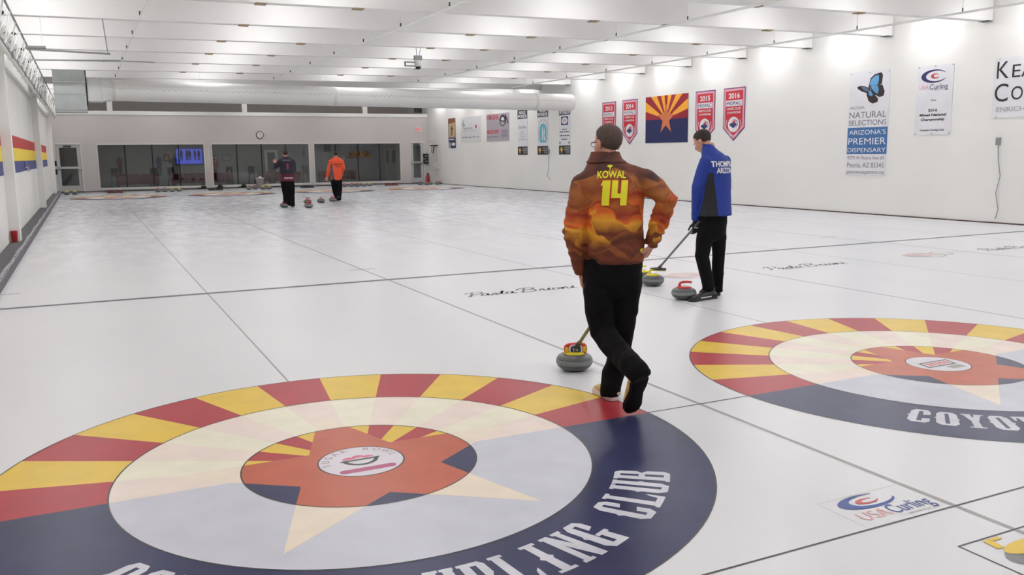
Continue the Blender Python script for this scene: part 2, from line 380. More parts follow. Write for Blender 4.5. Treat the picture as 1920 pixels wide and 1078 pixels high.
def glyph(ch):
    P = {}
    Ls = [(0,.3),(.2,0),(.4,0),(.4,2),(.2,2),(0,1.7)]; Rs = [(1-x,y) for x, y in Ls][::-1]
    top = [(.2,1.76),(.8,1.76),(.8,2),(.2,2)]; bot = [(.2,0),(.8,0),(.8,.24),(.2,.24)]
    nl = [(-.1,1),(.02,.84),(.02,1.16)]; nr = [(1.1,1),(.98,1.16),(.98,.84)]
    def stem(x, y0=0, y1=2, w=.36): return [(x,y0),(x+w,y0),(x+w,y1),(x,y1)]
    def ser(x, y, w=.56): return [(x-.1,y),(x-.1+w,y),(x-.1+w,y+.15),(x-.1,y+.15)]
    if ch == 'O': return [Ls, Rs, top, bot, nl, nr]
    if ch == 'C': return [Ls, top, bot, nl, [(.62,1.2),(.98,1.3),(.98,1.75),(.8,2),(.62,2)], [(.62,0),(.8,0),(.98,.25),(.98,.72),(.62,.62)]]
    if ch == 'G': return [Ls, top, bot, nl, [(.62,1.25),(.98,1.35),(.98,1.75),(.8,2),(.62,2)], [(.62,0),(.98,0),(.98,.9),(.62,.9)], [(.45,.78),(1.1,.78),(1.1,.95),(.45,.95)]]
    if ch == 'L': return [stem(.06), ser(.06,0,.6), ser(.06,1.85,.6), [(.4,0),(1,0),(1,.24),(.4,.24)], [(.78,.2),(1,.2),(1.06,.7),(.9,.55)]]
    if ch == 'U': return [[(0,.3),(.2,0),(.38,0),(.38,2),(0,2)], [(.62,0),(.8,0),(1,.3),(1,2),(.62,2)], bot, ser(.02,1.85,.56), ser(.64,1.85,.52), nl, nr]
    if ch == 'B': return [stem(.04), ser(.04,0,.5), ser(.04,1.85,.5), [(.3,1.78),(.75,1.78),(.75,2),(.3,2)], [(.3,.9),(.8,.9),(.8,1.12),(.3,1.12)], [(.3,0),(.75,0),(.75,.22),(.3,.22)],
        [(.64,1.05),(.84,1.05),(.98,1.2),(.98,1.8),(.8,2),(.64,2)], [(.64,0),(.82,0),(1,.2),(1,.82),(.86,.98),(.64,.98)]]
    if ch == 'R': return [stem(.04), ser(.04,0), ser(.04,1.85,.5), [(.3,1.78),(.75,1.78),(.75,2),(.3,2)], [(.3,.9),(.8,.9),(.8,1.12),(.3,1.12)],
        [(.64,.98),(.84,.98),(.98,1.2),(.98,1.8),(.8,2),(.64,2)], [(.6,0),(1.08,0),(1.08,.15),(.96,.2),(.96,.8),(.8,1),(.6,1)]]
    if ch == 'I': return [stem(.32), ser(.24,0,.72), ser(.24,1.85,.72), [(.2,1),(.34,.86),(.34,1.14)], [(.8,1),(.66,1.14),(.66,.86)]]
    if ch == 'N': return [stem(.02,0,2,.3), stem(.68,0,2,.3), ser(.02,0,.5), ser(.68,1.85,.5), ser(.02,1.85,.3), [(.02,2),(.36,2),(.98,.0),(.66,.0)]]
    if ch == 'Y': return [stem(.33,0,1.1,.34), ser(.25,0,.68), [(0,2),(.36,2),(.64,1),(.36,.9)], [(1,2),(.66,2),(.36,.95),(.66,.9)], ser(.06,1.85,.5), ser(.7,1.85,.5)]
    if ch == 'T': return [stem(.33), ser(.25,0,.68), [(0,1.76),(1,1.76),(1,2),(0,2)], [(0,1.35),(.12,1.5),(.2,1.8),(0,1.8)], [(1,1.35),(1,1.8),(.8,1.8),(.88,1.5)]]
    if ch == 'E': return [stem(.04), ser(.04,0,.5), ser(.04,1.85,.5), [(.3,1.78),(.95,1.78),(.95,2),(.3,2)], [(.3,.9),(.75,.9),(.75,1.12),(.3,1.12)], [(.3,0),(.95,0),(.95,.24),(.3,.24)], [(.8,.2),(1,.2),(1,.65)], [(.8,1.8),(1,1.35),(1,1.8)]]
    if ch == 'S': return [[(0,1.15),(.38,1.0),(.38,2),(.2,2),(0,1.75)], [(.62,0),(.8,0),(1,.25),(1,.9),(.62,1.05)], top, bot, [(.05,1.1),(.3,.9),(.95,.9),(.7,1.15)], [(.7,1.35),(.95,1.3),(.95,1.8),(.7,1.9)], [(.05,.2),(.3,.1),(.3,.65),(.05,.7)]]
    return []
def curve_bend(r_in, r_out, a_mid, dirn, c, z):
    return None
def make_house(c, idx, label):
    root = bpy.data.objects.new('target_rings', MB().mesh('x', [])) if False else None
    mb = MB(); z = .0006
    for k in range(13):
        sector(mb, R8, R12, PI*k/13, PI*(k+1)/13, z, 0 if k % 2 == 0 else 1, c)
        sector(mb, R4, R8, PI*k/13, PI*(k+1)/13, z, 3 if k % 2 == 0 else 4, c)
        sector(mb, .0, R4, PI*k/13, PI*(k+1)/13, z, 0 if k % 2 == 0 else 1, c)
    sector(mb, R8, R12, PI, 2*PI, z, 2, c); sector(mb, R4, R8, PI, 2*PI, z, 5, c); sector(mb, 0, R4, PI, 2*PI, z, 2, c)
    root = mb.obj('target_rings', [P_RED, P_YEL, P_NAV, P_PNK, P_CRE, P_LBL], floor, label=label)
    st = MB(); N = 360; zs = z+.0004
    def ring_poly(fa, fb, mi):
        A = []; B = []
        for i in range(N+1):
            th = 2*PI*i/N+PI/2
            a, b = fa(th), max(fa(th), fb(th)); A.append((c[0]+a*math.cos(th), c[1]+a*math.sin(th), zs)); B.append((c[0]+b*math.cos(th), c[1]+b*math.sin(th), zs))
        st.add(A+B, [(i, i+N+1, i+N+2, i+1) for i in range(N)], mi)
    SP = [((1.008 if i % 2 == 0 else .385)*math.cos(PI/2+PI*i/5), (1.008 if i % 2 == 0 else .385)*math.sin(PI/2+PI*i/5)-.096) for i in range(10)]
    def S(th):
        dx, dy = math.cos(th), math.sin(th); best = 0
        for i in range(10):
            (x1, y1), (x2, y2) = SP[i], SP[(i+1) % 10]; ex, ey = x2-x1, y2-y1; den = dx*ey-dy*ex
            if abs(den) < 1e-9: continue
            t_ = (x1*ey-y1*ex)/den; u_ = (x1*dy-y1*dx)/den
            if t_ > 0 and -1e-6 <= u_ <= 1+1e-6: best = max(best, t_)
        return best
    ring_poly(lambda t: R4, S, 1)
    ring_poly(lambda t: RB, lambda t: min(R4, S(t)), 0)
    st.obj('star', [P_ORG, P_STR], root, label='orange five pointed star across the inner rings')
    ln = MB()
    for r in (R12, R8, R4, RB): sector(ln, r-.005, r+.003, 0, 2*PI, z+.0009, 0, c)
    ln.obj('ring_outline', [P_BLK], root)
    bt = MB(); sector(bt, 0, RB-.006, 0, 2*PI, z+.0009, 0, c); bt.obj('button', [P_WHT], root, label='white centre disc printed with a logo')
    if c[1] < 10:
        tx = MB(); s = 'COYOTES CURLING CLUB'; adv = math.radians(115.6)/20; a0 = math.radians(-148.6)
        for i, ch in enumerate(s):
            for poly in glyph(ch):
                # cut long outlines so that they follow the arc
                zl = z+.0007+.00005*(len(tx.f)%9)
                pts = [(c[0]+r*math.cos(a), c[1]+r*math.sin(a), zl) for r, a in ((1.607-gy*.138, a0+adv*(i+.08+gx*.80)) for gx, gy in poly)]
                tx.add(pts, [tuple(range(len(pts)))])
        tx.obj('lettering', [P_LET], root, label='white slab serif lettering around the navy band')
    return root
def arc_word(s, c, r, a_mid, span, h, m, parent, z, up=1, bold=.0):
    n = len(s); 
    for i, ch in enumerate(s):
        if ch == ' ': continue
        a = a_mid+up*-1*span*((i+.5)/n-.5)
        M = Matrix.Translation((c[0]+r*math.cos(a), c[1]+r*math.sin(a), z)) @ Matrix.Rotation(a-PI/2 if up == 1 else a+PI/2, 4, 'Z')
        text_obj(ch, M, None, h, m, parent, anchor='c', bold=bold)
H1 = make_house((0, 0), 1, 'sunburst curling target in the left foreground')
H2 = make_house((W, 0), 2, 'sunburst curling target cut by the right edge')
make_house((2*W, 0), 3, 'sunburst curling target beyond the right edge')
FN = {0: 'leftmost', 1: 'second from the left', 2: 'third from the left', 3: 'rightmost'}
for k in range(4):
    make_house((k*W, 34.75), 4+k, 'far curling target at the back of the hall, %s' % FN[k])
# left button print: arched name, a scoop motif and a magenta bar
zt = .0022
arc_word('SUGAR BOWL', (0, 0), .165, math.radians(95), math.radians(190), .042, mat('ice_tan_print', rgb(150, 132, 140), .3), H1, zt, 1, .01)
mb = MB()
sector(mb, .075, .098, PI*1.05, PI*1.95, zt, 0, (0, .03)); mb.add([(-.11,.03,zt),(.11,.03,zt),(.10,.01,zt),(-.10,.01,zt)], [(0,3,2,1)], 0)
mb.obj('logo_bowl', [P_BLK], H1)
mb = MB()
for x, y, r in ((-.055,.06,.035),(.0,.075,.035),(.05,.06,.03)): sector(mb, 0, r, 0, PI, zt, 0, (x, y-.02))
mb.obj('logo_scoops', [ice_paint('pink', rgb(222, 110, 140))], H1)
mb = MB(); A = [(.125+.025*math.cos(a), -.13+.026*math.sin(a)) for a in [PI*(i/8-.5) for i in range(9)]]; A += [(-p[0], p[1]) for p in A[::-1]]
mb.add([(x, y, zt) for x, y in A], [tuple(range(len(A)))]); mb.obj('logo_bar', [P_MAG], H1)
# right button print: framed slanted plate with red writing
mb = MB(); c = (W, 0)
mb.add([(c[0]-.17,c[1]-.06,zt),(c[0]+.13,c[1]-.06,zt),(c[0]+.17,c[1]+.07,zt),(c[0]-.13,c[1]+.07,zt)], [(0,1,2,3)], 0)
mb.add([(c[0]-.145,c[1]-.042,zt+.0004),(c[0]+.117,c[1]-.042,zt+.0004),(c[0]+.145,c[1]+.052,zt+.0004),(c[0]-.117,c[1]+.052,zt+.0004)], [(0,1,2,3)], 1)
mb.add([(c[0]-.02,c[1]-.15,zt),(c[0]+.12,c[1]-.15,zt),(c[0]+.12,c[1]-.08,zt),(c[0]-.02,c[1]-.08,zt)], [(0,1,2,3)], 2)
mb.obj('logo_plate', [P_BLK, P_WHT, P_GRY], H2)
mb = MB()
for k in range(5): mb.add([(c[0]-.11+k*.046, c[1]-.03, zt+.0008), (c[0]-.08+k*.046, c[1]-.03, zt+.0008), (c[0]-.07+k*.046, c[1]+.04, zt+.0008), (c[0]-.1+k*.046, c[1]+.04, zt+.0008)], [(0,1,2,3)])
mb.obj('logo_writing', [P_LRD], H2)
# lines
def line(x0, y0, x1, y1, wd, m, z=.001, name='ice_line', label=None):
    a = Vector((x0, y0, 0)); b = Vector((x1, y1, 0)); t = (b-a).normalized(); n = Vector((-t.y, t.x, 0))*wd/2
    o = MB().add([a-n+Vector((0,0,z)), b-n+Vector((0,0,z)), b+n+Vector((0,0,z)), a+n+Vector((0,0,z))], [(0,1,2,3)]).obj(name, m, floor)
    if label: o['label'] = label
for k in range(4):
    line(W*k, -1.83, W*k, 36.6, .016, P_GRY, .0003, 'centre_line')
    line(W*(k+.5), -6, W*(k+.5), 39.5, .028, P_GRY, .0009, 'divider_line')
for a, b in ((-1.829-.39, -1.829), (1.829, W-1.829), (W+1.829, 2*W-1.829), (2*W+1.829, 3*W-1.829), (3*W+1.829, XR-.1)):
    line(a, 0, b, 0, .013, P_BLK, .001, 'tee_line'); line(a, 34.75, b, 34.75, .012, P_GRY, .001, 'tee_line')
line(ICE_X0, 6.4, XR-.04, 6.4, .105, P_HOG, .0012, 'hog_line', 'thick dark line across every sheet')
line(ICE_X0, 28.35, XR-.04, 28.35, .08, P_GRY, .0012, 'hog_line', 'faint far line across every sheet')
line(ICE_X0, -1.83, XR-.04, -1.83, .011, P_BLK, .0012, 'back_line'); line(ICE_X0, 36.6, XR-.04, 36.6, .012, P_GRY, .0012, 'back_line')
line(ICE_X0, 7.56, -2.0, 7.56, .03, P_HOG, .001, 'courtesy_mark')
for k in range(3): line(W*(k+.5)-.19, 7.56, W*(k+.5)+.19, 7.56, .03, P_HOG, .001, 'courtesy_mark')
for k in (0, 1, 2):
    x = W*k+2.59-4.45+W
    if k == 2: continue
SCR = {'P': (.80, [[(.35,.95),(.25,.5),(.12,.0),(.0,.12)], [(-.15,.72),(.1,.95),(.55,1.02),(.95,.85),(.8,.58),(.3,.45)]]), 'B': (1.25, [[(.4,.95),(.25,.5),(.12,.02),(.0,.1)], [(-.2,.62),(.05,.95),(.6,1.05),(1.0,.85),(.7,.58),(.3,.52)], [(.4,.54),(.95,.45),(.95,.15),(.55,-.02),(.1,.02)]]),
    'a': (.62, [[(.48,.42),(.25,.48),(.05,.25),(.12,.02),(.35,.08),(.5,.42)], [(.5,.42),(.45,.08),(.56,.0),(.7,.08)]]), 's': (.5, [[(.0,.05),(.2,.3),(.35,.46),(.38,.2),(.28,.0),(.08,.04)], [(.28,.0),(.45,.02),(.56,.08)]]), 't': (.45, [[(.0,.1),(.25,.45),(.35,.85),(.2,.2),(.28,.0),(.5,.08)], [(.05,.56),(.5,.6)]]),
    'r': (.52, [[(.0,.06),(.15,.45),(.3,.42),(.26,.1),(.36,.0),(.56,.08)]]), 'i': (.36, [[(.0,.08),(.18,.44),(.12,.1),(.2,.0),(.4,.08)], [(.26,.62),(.32,.68)]]), 'o': (.58, [[(.4,.45),(.12,.4),(.05,.15),(.2,.0),(.42,.12),(.45,.4),(.3,.44)], [(.45,.36),(.62,.34)]]), 'n': (.68, [[(.0,.06),(.12,.44),(.08,.0)], [(.08,.1),(.3,.45),(.42,.4),(.38,.08),(.48,.0),(.7,.08)]]), ' ': (.35, [])}
def script(word, x0, y0, width, height, z, m, parent):
    tot = sum(SCR[c][0] for c in word); k = width/tot; x = 0; mb = MB()
    for c in word:
        adv, st = SCR[c]
        for pl in st:
            pts = []
            for i in range(len(pl)-1):       # smooth the stroke
                p0, p1, p2, p3 = pl[max(i-1,0)], pl[i], pl[i+1], pl[min(i+2, len(pl)-1)]
                for j in range(5):
                    t_ = j/5; pts.append(tuple(.5*((2*p1[q])+(-p0[q]+p2[q])*t_+(2*p0[q]-5*p1[q]+4*p2[q]-p3[q])*t_*t_+(-p0[q]+3*p1[q]-3*p2[q]+p3[q])*t_**3) for q in (0, 1)))
            pts.append(pl[-1]); W_ = [Vector((x0+(x+px+.45*py)*k, y0+py*height, z)) for px, py in pts]; A = []; B = []
            for i, p in enumerate(W_):
                t_ = (W_[min(i+1, len(W_)-1)]-W_[max(i-1, 0)]).normalized(); n_ = Vector((-t_.y, t_.x, 0))*(.009+.006*abs(t_.y)); A.append(p-n_); B.append(p+n_)
            n = len(A); mb.add(A+B, [(i, i+1, i+1+n, i+n) for i in range(n-1)])
        x += adv
    return mb.obj('ice_lettering', m, parent, label='black script lettering under the ice')
for k in (1, 2, 3):
    M = Matrix.Translation((W*k-1.87, 4.62, .002))
    script('Pasta Brioni', W*k-1.86, 4.60, 1.42, .27, .0012, P_TXT, floor)
    # reddish round print with a scribbled outline
    mb = MB(); cx = W*k+1.3; cy = 4.8
    A = [(cx+(.30+.04*math.sin(5*t))*math.cos(t), cy+(.20+.03*math.cos(7*t))*math.sin(t), .002) for t in [2*PI*i/40 for i in range(40)]]
    mb.add(A, [tuple(range(40))]); mb.obj('ice_print', ice_paint('faded_red', rgb(212, 190, 188), .2), floor)
    mb = MB(); sector(mb, .33, .35, PI, 2*PI, .002, 0, (cx, cy)); sector(mb, .15, .17, 0, 2*PI, .0025, 0, (cx+.4, cy-.05)); mb.obj('ice_print_outline', P_GRY, floor)
# national association print on the ice
def swoosh(mb, cx, cy, ax, ay, z, mi, w0, w1, a0, a1, rot=0.0, M=None):
    N = 40; O = []; I = []
    for i in range(N+1):
        t = i/N; a = a0+(a1-a0)*t; wd = w0+(w1-w0)*math.sin(PI*t)
        for L, k in ((O, 1+wd/2), (I, 1-wd/2)):
            x = ax*k*math.cos(a); y = ay*k*math.sin(a); p = Vector((cx+x*math.cos(rot)-y*math.sin(rot), cy+x*math.sin(rot)+y*math.cos(rot), z)); L.append(M @ p if M else p)
    mb.add(O+I, [(i, i+1, i+N+2, i+N+1) for i in range(N)], mi)
lg = MB()
swoosh(lg, 1.93, -1.605, .145, .06, .002, 0, .05, .5, math.radians(60), math.radians(345))
lg.obj('ice_logo', P_BLU, floor, label='blue swoosh emblem printed under the ice')
lg = MB(); swoosh(lg, 1.925, -1.605, .055, .022, .0022, 0, .15, .75, math.radians(50), math.radians(345)); lg.obj('ice_logo_core', P_LRD, floor)
text_obj('USA', Matrix.Translation((1.745, -1.765, .002)), .17, .075, ice_paint('usa_red', rgb(226, 170, 168)), floor, 'ice_lettering')
text_obj('Curling', Matrix.Translation((1.925, -1.765, .002)), .25, .085, P_BLU, floor, 'ice_lettering')
text_obj('welcome to our house', Matrix.Translation((1.97, -1.80, .002)), .2, .018, P_GRY, floor, 'ice_lettering')
for a in ((1.69,-1.53,1.69,-1.81), (1.69,-1.53,2.2,-1.53)): line(*a, .004, P_FNT, .0008, 'print_edge')
# printed yellow handled stone in a black outlined box
for a in ((1.875,-2.11,3.0,-2.11), (1.875,-2.11,1.875,-2.9), (1.875,-2.9,3,-2.9), (3,-2.11,3,-2.9)): line(*a, .009, P_BLK, .0012, 'print_frame')
mb = MB(); swoosh(mb, 2.17, -2.26, .075, .04, .002, 0, 1.9, 1.9, 0, 2*PI)
mb = MB(); E1 = [(2.14+.15*math.cos(t), -2.235+.05*math.sin(t), .003) for t in [2*PI*i/24 for i in range(24)]]; mb.add(E1, [tuple(range(24))])
mb.add([(1.99,-2.2,.003),(2.03,-2.2,.003),(2.04,-2.145,.003),(2.10,-2.145,.003),(2.09,-2.125,.003),(2.0,-2.125,.003)], [(0,1,2,3,4,5)]); mb.obj('printed_handle', P_YEL, floor, label='yellow handle of the printed stone')
mb = MB(); E1 = [(2.18+.24*math.cos(t), -2.29+.1*math.sin(t), .002) for t in [2*PI*i/24 for i in range(24)]]; mb.add(E1, [tuple(range(24))]); mb.obj('printed_stone', mat('ice_stone_grey', rgb(120,120,122), .3, var=.35, scale=9), floor)

# ------------------------------------------------------------------ windows and doors of the back wall
for i, (a, b) in enumerate(WX):
    wn = bpy.data.objects.new('window_%d' % (i+1), None); COL.objects.link(wn); wn['kind'] = 'structure'; wn.location = (0, YB, 0)
    f = .07
    MB().box(a, -.03, WZ0-.03, a+.05, .12, WZ1).box(b-.05, -.03, WZ0-.03, b, .12, WZ1).box(a+.05, -.03, WZ1-.06, b-.05, .12, WZ1).box(a+.05, -.06, WZ0-.09, b-.05, .12, WZ0+.02).obj('window_frame', frame_m, wn)
    q = (b-a)/4
    for k in range(4):
        MB().box(a+q*k+.02, .04, WZ0, a+q*(k+1)-.02, .05, WZ1-.05).obj('pane', GLASS, wn)
        if k: MB().box(a+q*k-.03, .03, WZ0, a+q*k+.03, .08, WZ1-.05).obj('mullion', black_m, wn)
for i, (a, b) in enumerate(DX):
    dn = bpy.data.objects.new('door_%d' % (i+1), None); COL.objects.link(dn); dn['kind'] = 'structure'; dn.location = (0, YB, 0)
    MB().box(a, -.04, 0, a+.07, .14, DZ).box(b-.07, -.04, 0, b, .14, DZ).box(a+.07, -.04, DZ-.08, b-.07, .14, DZ).obj('door_frame', frame_m, dn)
    x0, x1 = a+.08, b-.08; g = .14
    MB().box(x0, 0, .05, x0+g, .05, DZ-.09).box(x1-g, 0, .05, x1, .05, DZ-.09).box(x0+g, 0, .05, x1-g, .05, .32).box(x0+g, 0, 1.12, x1-g, .05, 1.22).box(x0+g, 0, DZ-.22, x1-g, .05, DZ-.09).obj('door_leaf', door_m, dn)
    MB().box(x0+g, .02, .32, x1-g, .03, 1.12).obj('pane', GLASS, dn); MB().box(x0+g, .02, 1.22, x1-g, .03, DZ-.22).obj('pane', GLASS, dn)
    MB().box(x0+.1, -.09, 1.12, x1-.1, -.04, 1.2).box(x0+.02, -.09, 1.1, x0+.1, -.001, 1.22).box(x1-.1, -.09, 1.1, x1-.02, -.001, 1.22).obj('push_bar', chrome_m, dn)
    MB().box((x0+x1)/2-.2, -.08, DZ-.2, (x0+x1)/2+.15, 0, DZ-.12).obj('door_closer', dkgrey_m, dn)
# ------------------------------------------------------------------ lounge behind the glass
lw = mat('lounge_wall', rgb(150, 150, 148), .8, var=.03); lf = mat('lounge_floor', rgb(96, 92, 92), .7, var=.1)
struct('wall_lounge', MB().box(XL, 48, -.1, XR, 48.2, 3.6), lw)
struct('floor_lounge', MB().box(XL, YB+.2, -.1, XR, 48.2, .02), lf)
struct('ceiling_lounge', MB().box(XL, YB+.2, 2.75, XR, 48, 2.8), lw)
la = bpy.data.lights.new('lounge_light', 'AREA'); la.shape = 'RECTANGLE'; la.size = 14; la.size_y = 2.5; la.energy = LOUNGE_WATTS
lo = bpy.data.objects.new('lounge_light', la); COL.objects.link(lo); lo.location = (7, 45.2, 2.7)
YW = 47.98
def wallbox(name, label, cat, pxa, pya, pxb, pyb, m, d=.04, y=YW):
    A = on_y(pxa, pya, y); B = on_y(pxb, pyb, y); c = (A+B)/2
    o = thing(name, label, cat, (c.x, y, c.z)); hx = abs(B.x-A.x)/2; hz = abs(B.z-A.z)/2
    return o, hx, hz
t, hx, hz = wallbox('television', 'wall television showing players on blue ice', 'television', 329, 279, 380, 307, None)
MB().box(-hx-.03, -.06, -hz-.03, hx+.03, 0, hz+.03).obj('casing', black_m, t)
MB().box(-hx, -.065, -hz, hx, -.06, hz).obj('screen', mat('tv_screen', rgb(90, 100, 220), .3, emit=rgb(80, 95, 225), estr=1.1), t)
mb = MB()
for x in (-.42, -.12, .02, .3, .5):
    mb.box(x-.05, -.07, -.22, x-.01, -.066, .05).box(x+.02, -.07, -.22, x+.06, -.066, .05).box(x-.06, -.07, .0, x+.07, -.066, .28).box(x-.03, -.07, .28, x+.04, -.066, .36)
mb.obj('screen_figures', mat('tv_figures', rgb(40, 35, 50), .4), t)
t, hx, hz = wallbox('picture_frame', 'small brown framed plaque left of the television', 'picture', 306, 290, 318, 302, None)
MB().box(-hx, -.03, -hz, hx, 0, hz).obj('frame', mat('brown_wood', rgb(70, 45, 30), .5, var=.1), t); MB().box(-hx+.05, -.035, -hz+.05, hx-.05, -.03, hz-.05).obj('picture', mat('plaque', rgb(170, 140, 90), .5, var=.2), t)
t, hx, hz = wallbox('wall_notice', 'white notice on the lounge wall, left in the middle window', 'notice', 400, 294, 406, 304, None)
MB().box(-hx, -.01, -hz, hx, 0, hz).obj('sheet', frame_m, t); MB().box(-hx*.6, -.012, -hz*.5, hx*.2, -.01, hz*.5).obj('print', dkgrey_m, t)
t, hx, hz = wallbox('picture_frame', 'wide thin framed picture in the middle window', 'picture', 416, 290, 433, 302, None)
MB().box(-hx, -.03, -hz, hx, 0, hz).obj('frame', dkgrey_m, t); MB().box(-hx+.04, -.035, -hz+.04, hx-.04, -.03, hz-.04).obj('picture', mat('pale_picture', rgb(150, 150, 148), .5, var=.1), t)
t, hx, hz = wallbox('wall_notice', 'white notice beside the man in orange', 'notice', 639, 292, 646, 301, None)
MB().box(-hx, -.01, -hz, hx, 0, hz).obj('sheet', frame_m, t); MB().box(-hx*.7, -.012, 0, hx*.6, -.01, hz*.6).obj('print', grey_m, t)
# fan shaped flag
t, hx, hz = wallbox('pleated_flag', 'yellow and red pleated fan flag on the lounge wall', 'flag', 657, 277, 692, 296, None)
A = [math.radians(8+164*k/14) for k in range(15)]
for k in range(14):
    m = (mat('flag_yellow', rgb(235, 190, 50), .7), mat('flag_red', rgb(190, 60, 40), .7))[k % 2]
    a0, a1 = A[k], A[k+1]; am = (a0+a1)/2; c = Vector((0, 0, -hz))
    def P_(a, r, y): return (r*1.35*math.cos(a)*hx/ .9, y, -hz+r*math.sin(a)*hz*1.3)
    MB().add([(0,-.04,-hz), P_(a0,1,-.03), P_(am,1.03,-.10), P_(a1,1,-.03)], [(0,1,2),(0,2,3)]).obj('pleat', m, t)
MB().box(hx*.75, -.03, -hz*.9, hx*1.25, 0, hz*.1).box(-hx*1.2, -.03, -hz*1.0, -hx*.8, 0, -hz*.4).obj('flag_field', mat('flag_dark', rgb(80, 40, 55), .8), t)
dn = bpy.data.objects.new('door_3', None); COL.objects.link(dn); dn['kind'] = 'structure'
A = on_y(495, 281, YW); B = on_y(523, 345, YW); x0, x1, zt_ = A.x, B.x, A.z
MB().box(x0, YW-.08, 0, x0+.15, YW, zt_).box(x1-.15, YW-.08, 0, x1, YW, zt_).box(x0+.15, YW-.08, zt_-.15, x1-.15, YW, zt_).obj('door_frame', frame_m, dn)
MB().box(x0+.15, YW-.04, 0, x1-.15, YW, zt_-.15).box(x1-.25, YW-.09, 1.0, x1-.2, YW-.04, 1.1).obj('door_leaf', mat('grey_door', rgb(110, 112, 116), .5), dn)
dn = bpy.data.objects.new('door_4', None); COL.objects.link(dn); dn['kind'] = 'structure'
for pa, pb in ((723, 730), (734, 742)):
    A = on_y(pa, 280, YW); B = on_y(pb, 340, YW)
    MB().box(A.x-.1, YW-.05, .02, B.x+.1, YW, A.z+.08).obj('door_leaf', mat('pale_door', rgb(170, 168, 160), .6), dn)
    MB().box(A.x, YW-.07, 1.1, B.x, YW-.05, A.z-.05).obj('pane', mat('dim_pane', rgb(80, 84, 88), .3), dn)
# tables with red cloths and glasses, bar stools
cloth = mat('red_cloth', rgb(150, 62, 70), .8, var=.08); drink = mat('clear_tumbler', rgb(215, 215, 218), .1, .3)
def table(x, y, wd, label):
    t = thing('lounge_table', label, 'table', (x, y, .02), group='cloth covered tables in the lounge')
    MB().box(-wd/2, -.38, .70, wd/2, .38, .74).obj('table_top', grey_m, t)
    mb = MB(); n = 24; 
    for s in (-1, 1):
        vs = []
        for i in range(n+1):
            xx = -wd/2+wd*i/n; yy = s*(.39+.015*math.sin(i*1.3)); vs += [(xx, yy, .745), (xx, yy+s*.01*math.sin(i*2.1), .25)]
        mb.add(vs, [(2*i, 2*i+1, 2*i+3, 2*i+2) for i in range(n)])
    mb.box(-wd/2, -.39, .742, wd/2, .39, .75); mb.obj('cloth', cloth, t)
    for sx in (-1, 1):
        for sy in (-1, 1): MB().tube([(sx*(wd/2-.08), sy*.3, 0), (sx*(wd/2-.08), sy*.3, .7)], .02).obj('leg', black_m, t)
for x, wd, lb in ((1.2, 2.0, 'red clothed table behind the left window'), (3.6, 1.6, 'red clothed table below the television'), (8.3, 2.2, 'red clothed table behind the man in the dark jacket'), (11.5, 2.0, 'red clothed table right of the man in orange'), (5.2, 1.2, 'red clothed table at the left of the middle window')):
    table(x, 44.0, wd, lb)
tmb = MB().lathe([(.022,0),(.026,.02),(.034,.12),(.036,.13)], 10).mesh('tumbler', drink, True)
for (tx, n) in ((1.2, 3), (3.6, 3), (8.3, 3), (11.5, 3), (5.2, 3)):
    for k in range(n):
        o = bpy.data.objects.new('tumbler', tmb); COL.objects.link(o); o.location = (tx-.45+.45*k+random.uniform(-.05,.05), 44.0+random.uniform(-.28,.1), .77)
        tag(o, ('left', 'middle', 'right')[k]+' clear tumbler on the red clothed table '+{1.2:'behind the left window',3.6:'below the television',8.3:'behind the man in the dark jacket',11.5:'right of the man in orange',5.2:'at the left of the middle window'}[tx], 'glass', 'tumblers on the lounge tables')
def stool(x, y):
    t = thing('bar_stool', 'dark bar stool standing at the lounge tables', 'stool', (x, y, .02), group='dark stools in the lounge')
    MB().lathe([(.17,.62),(.18,.64),(.18,.68),(.16,.70)], 16).obj('seat', black_m, t)
    MB().box(-.17, .13, .7, .17, .17, 1.05).obj('backrest', black_m, t)
    for sx in (-1,1):
        for sy in (-1,1): MB().tube([(sx*.18, sy*.18, 0), (sx*.12, sy*.12, .63)], .014, 6).obj('leg', black_m, t)
    return t
s0 = stool(.2, 46); 
s0['label'] = 'leftmost dark bar stool, behind the left window'
for x, y, lb in ((2.1, 45.6, 'dark bar stool behind the middle of the left window'), (3.0, 46.2, 'dark bar stool just left of the television'), (5.9, 45.2, 'dark bar stool at the left of the middle window'), (7.1, 45.4, 'dark bar stool above the white bucket'), (10.2, 46, 'rightmost dark bar stool, by the man in orange')): dup(s0, (x, y, .02), None, lb)
# ceiling fixtures of the lounge
for px, lb, c in ((300, 'round white ceiling lamp seen in the left window', rgb(255,250,240)), (503, 'warm ceiling lamp seen above the white bucket', rgb(255, 190, 120))):
    P = on_y(px, 269.5, 45.0); t = thing('ceiling_lamp', lb, 'lamp', (P.x, 45.0, 2.75))
    MB().lathe([(.02,-.12),(.15,-.1),(.2,-.03),(.2,-.02)], 20).obj('shade', mat('lamp_glow_%d' % px, c, .5, emit=c, estr=2.5), t, True); MB().lathe([(.21,-.02),(.21,0)], 20).obj('canopy', frame_m, t)
P = on_y(560, 262, 45.5); t = thing('ceiling_fan', 'white ceiling fan with dangling lamp in the middle window', 'fan', (P.x, 45.5, 2.75))
MB().lathe([(.08,-.3),(.11,-.26),(.11,-.2),(.02,-.18),(.02,0)], 16).obj('motor', frame_m, t)
for k in range(4): MB().prism([(.1,-.06),(.6,-.08),(.62,.06),(.1,.05)], -.25, -.24, 0, Matrix.Rotation(k*PI/2+.4, 4, 'Z')).obj('blade', frame_m, t)
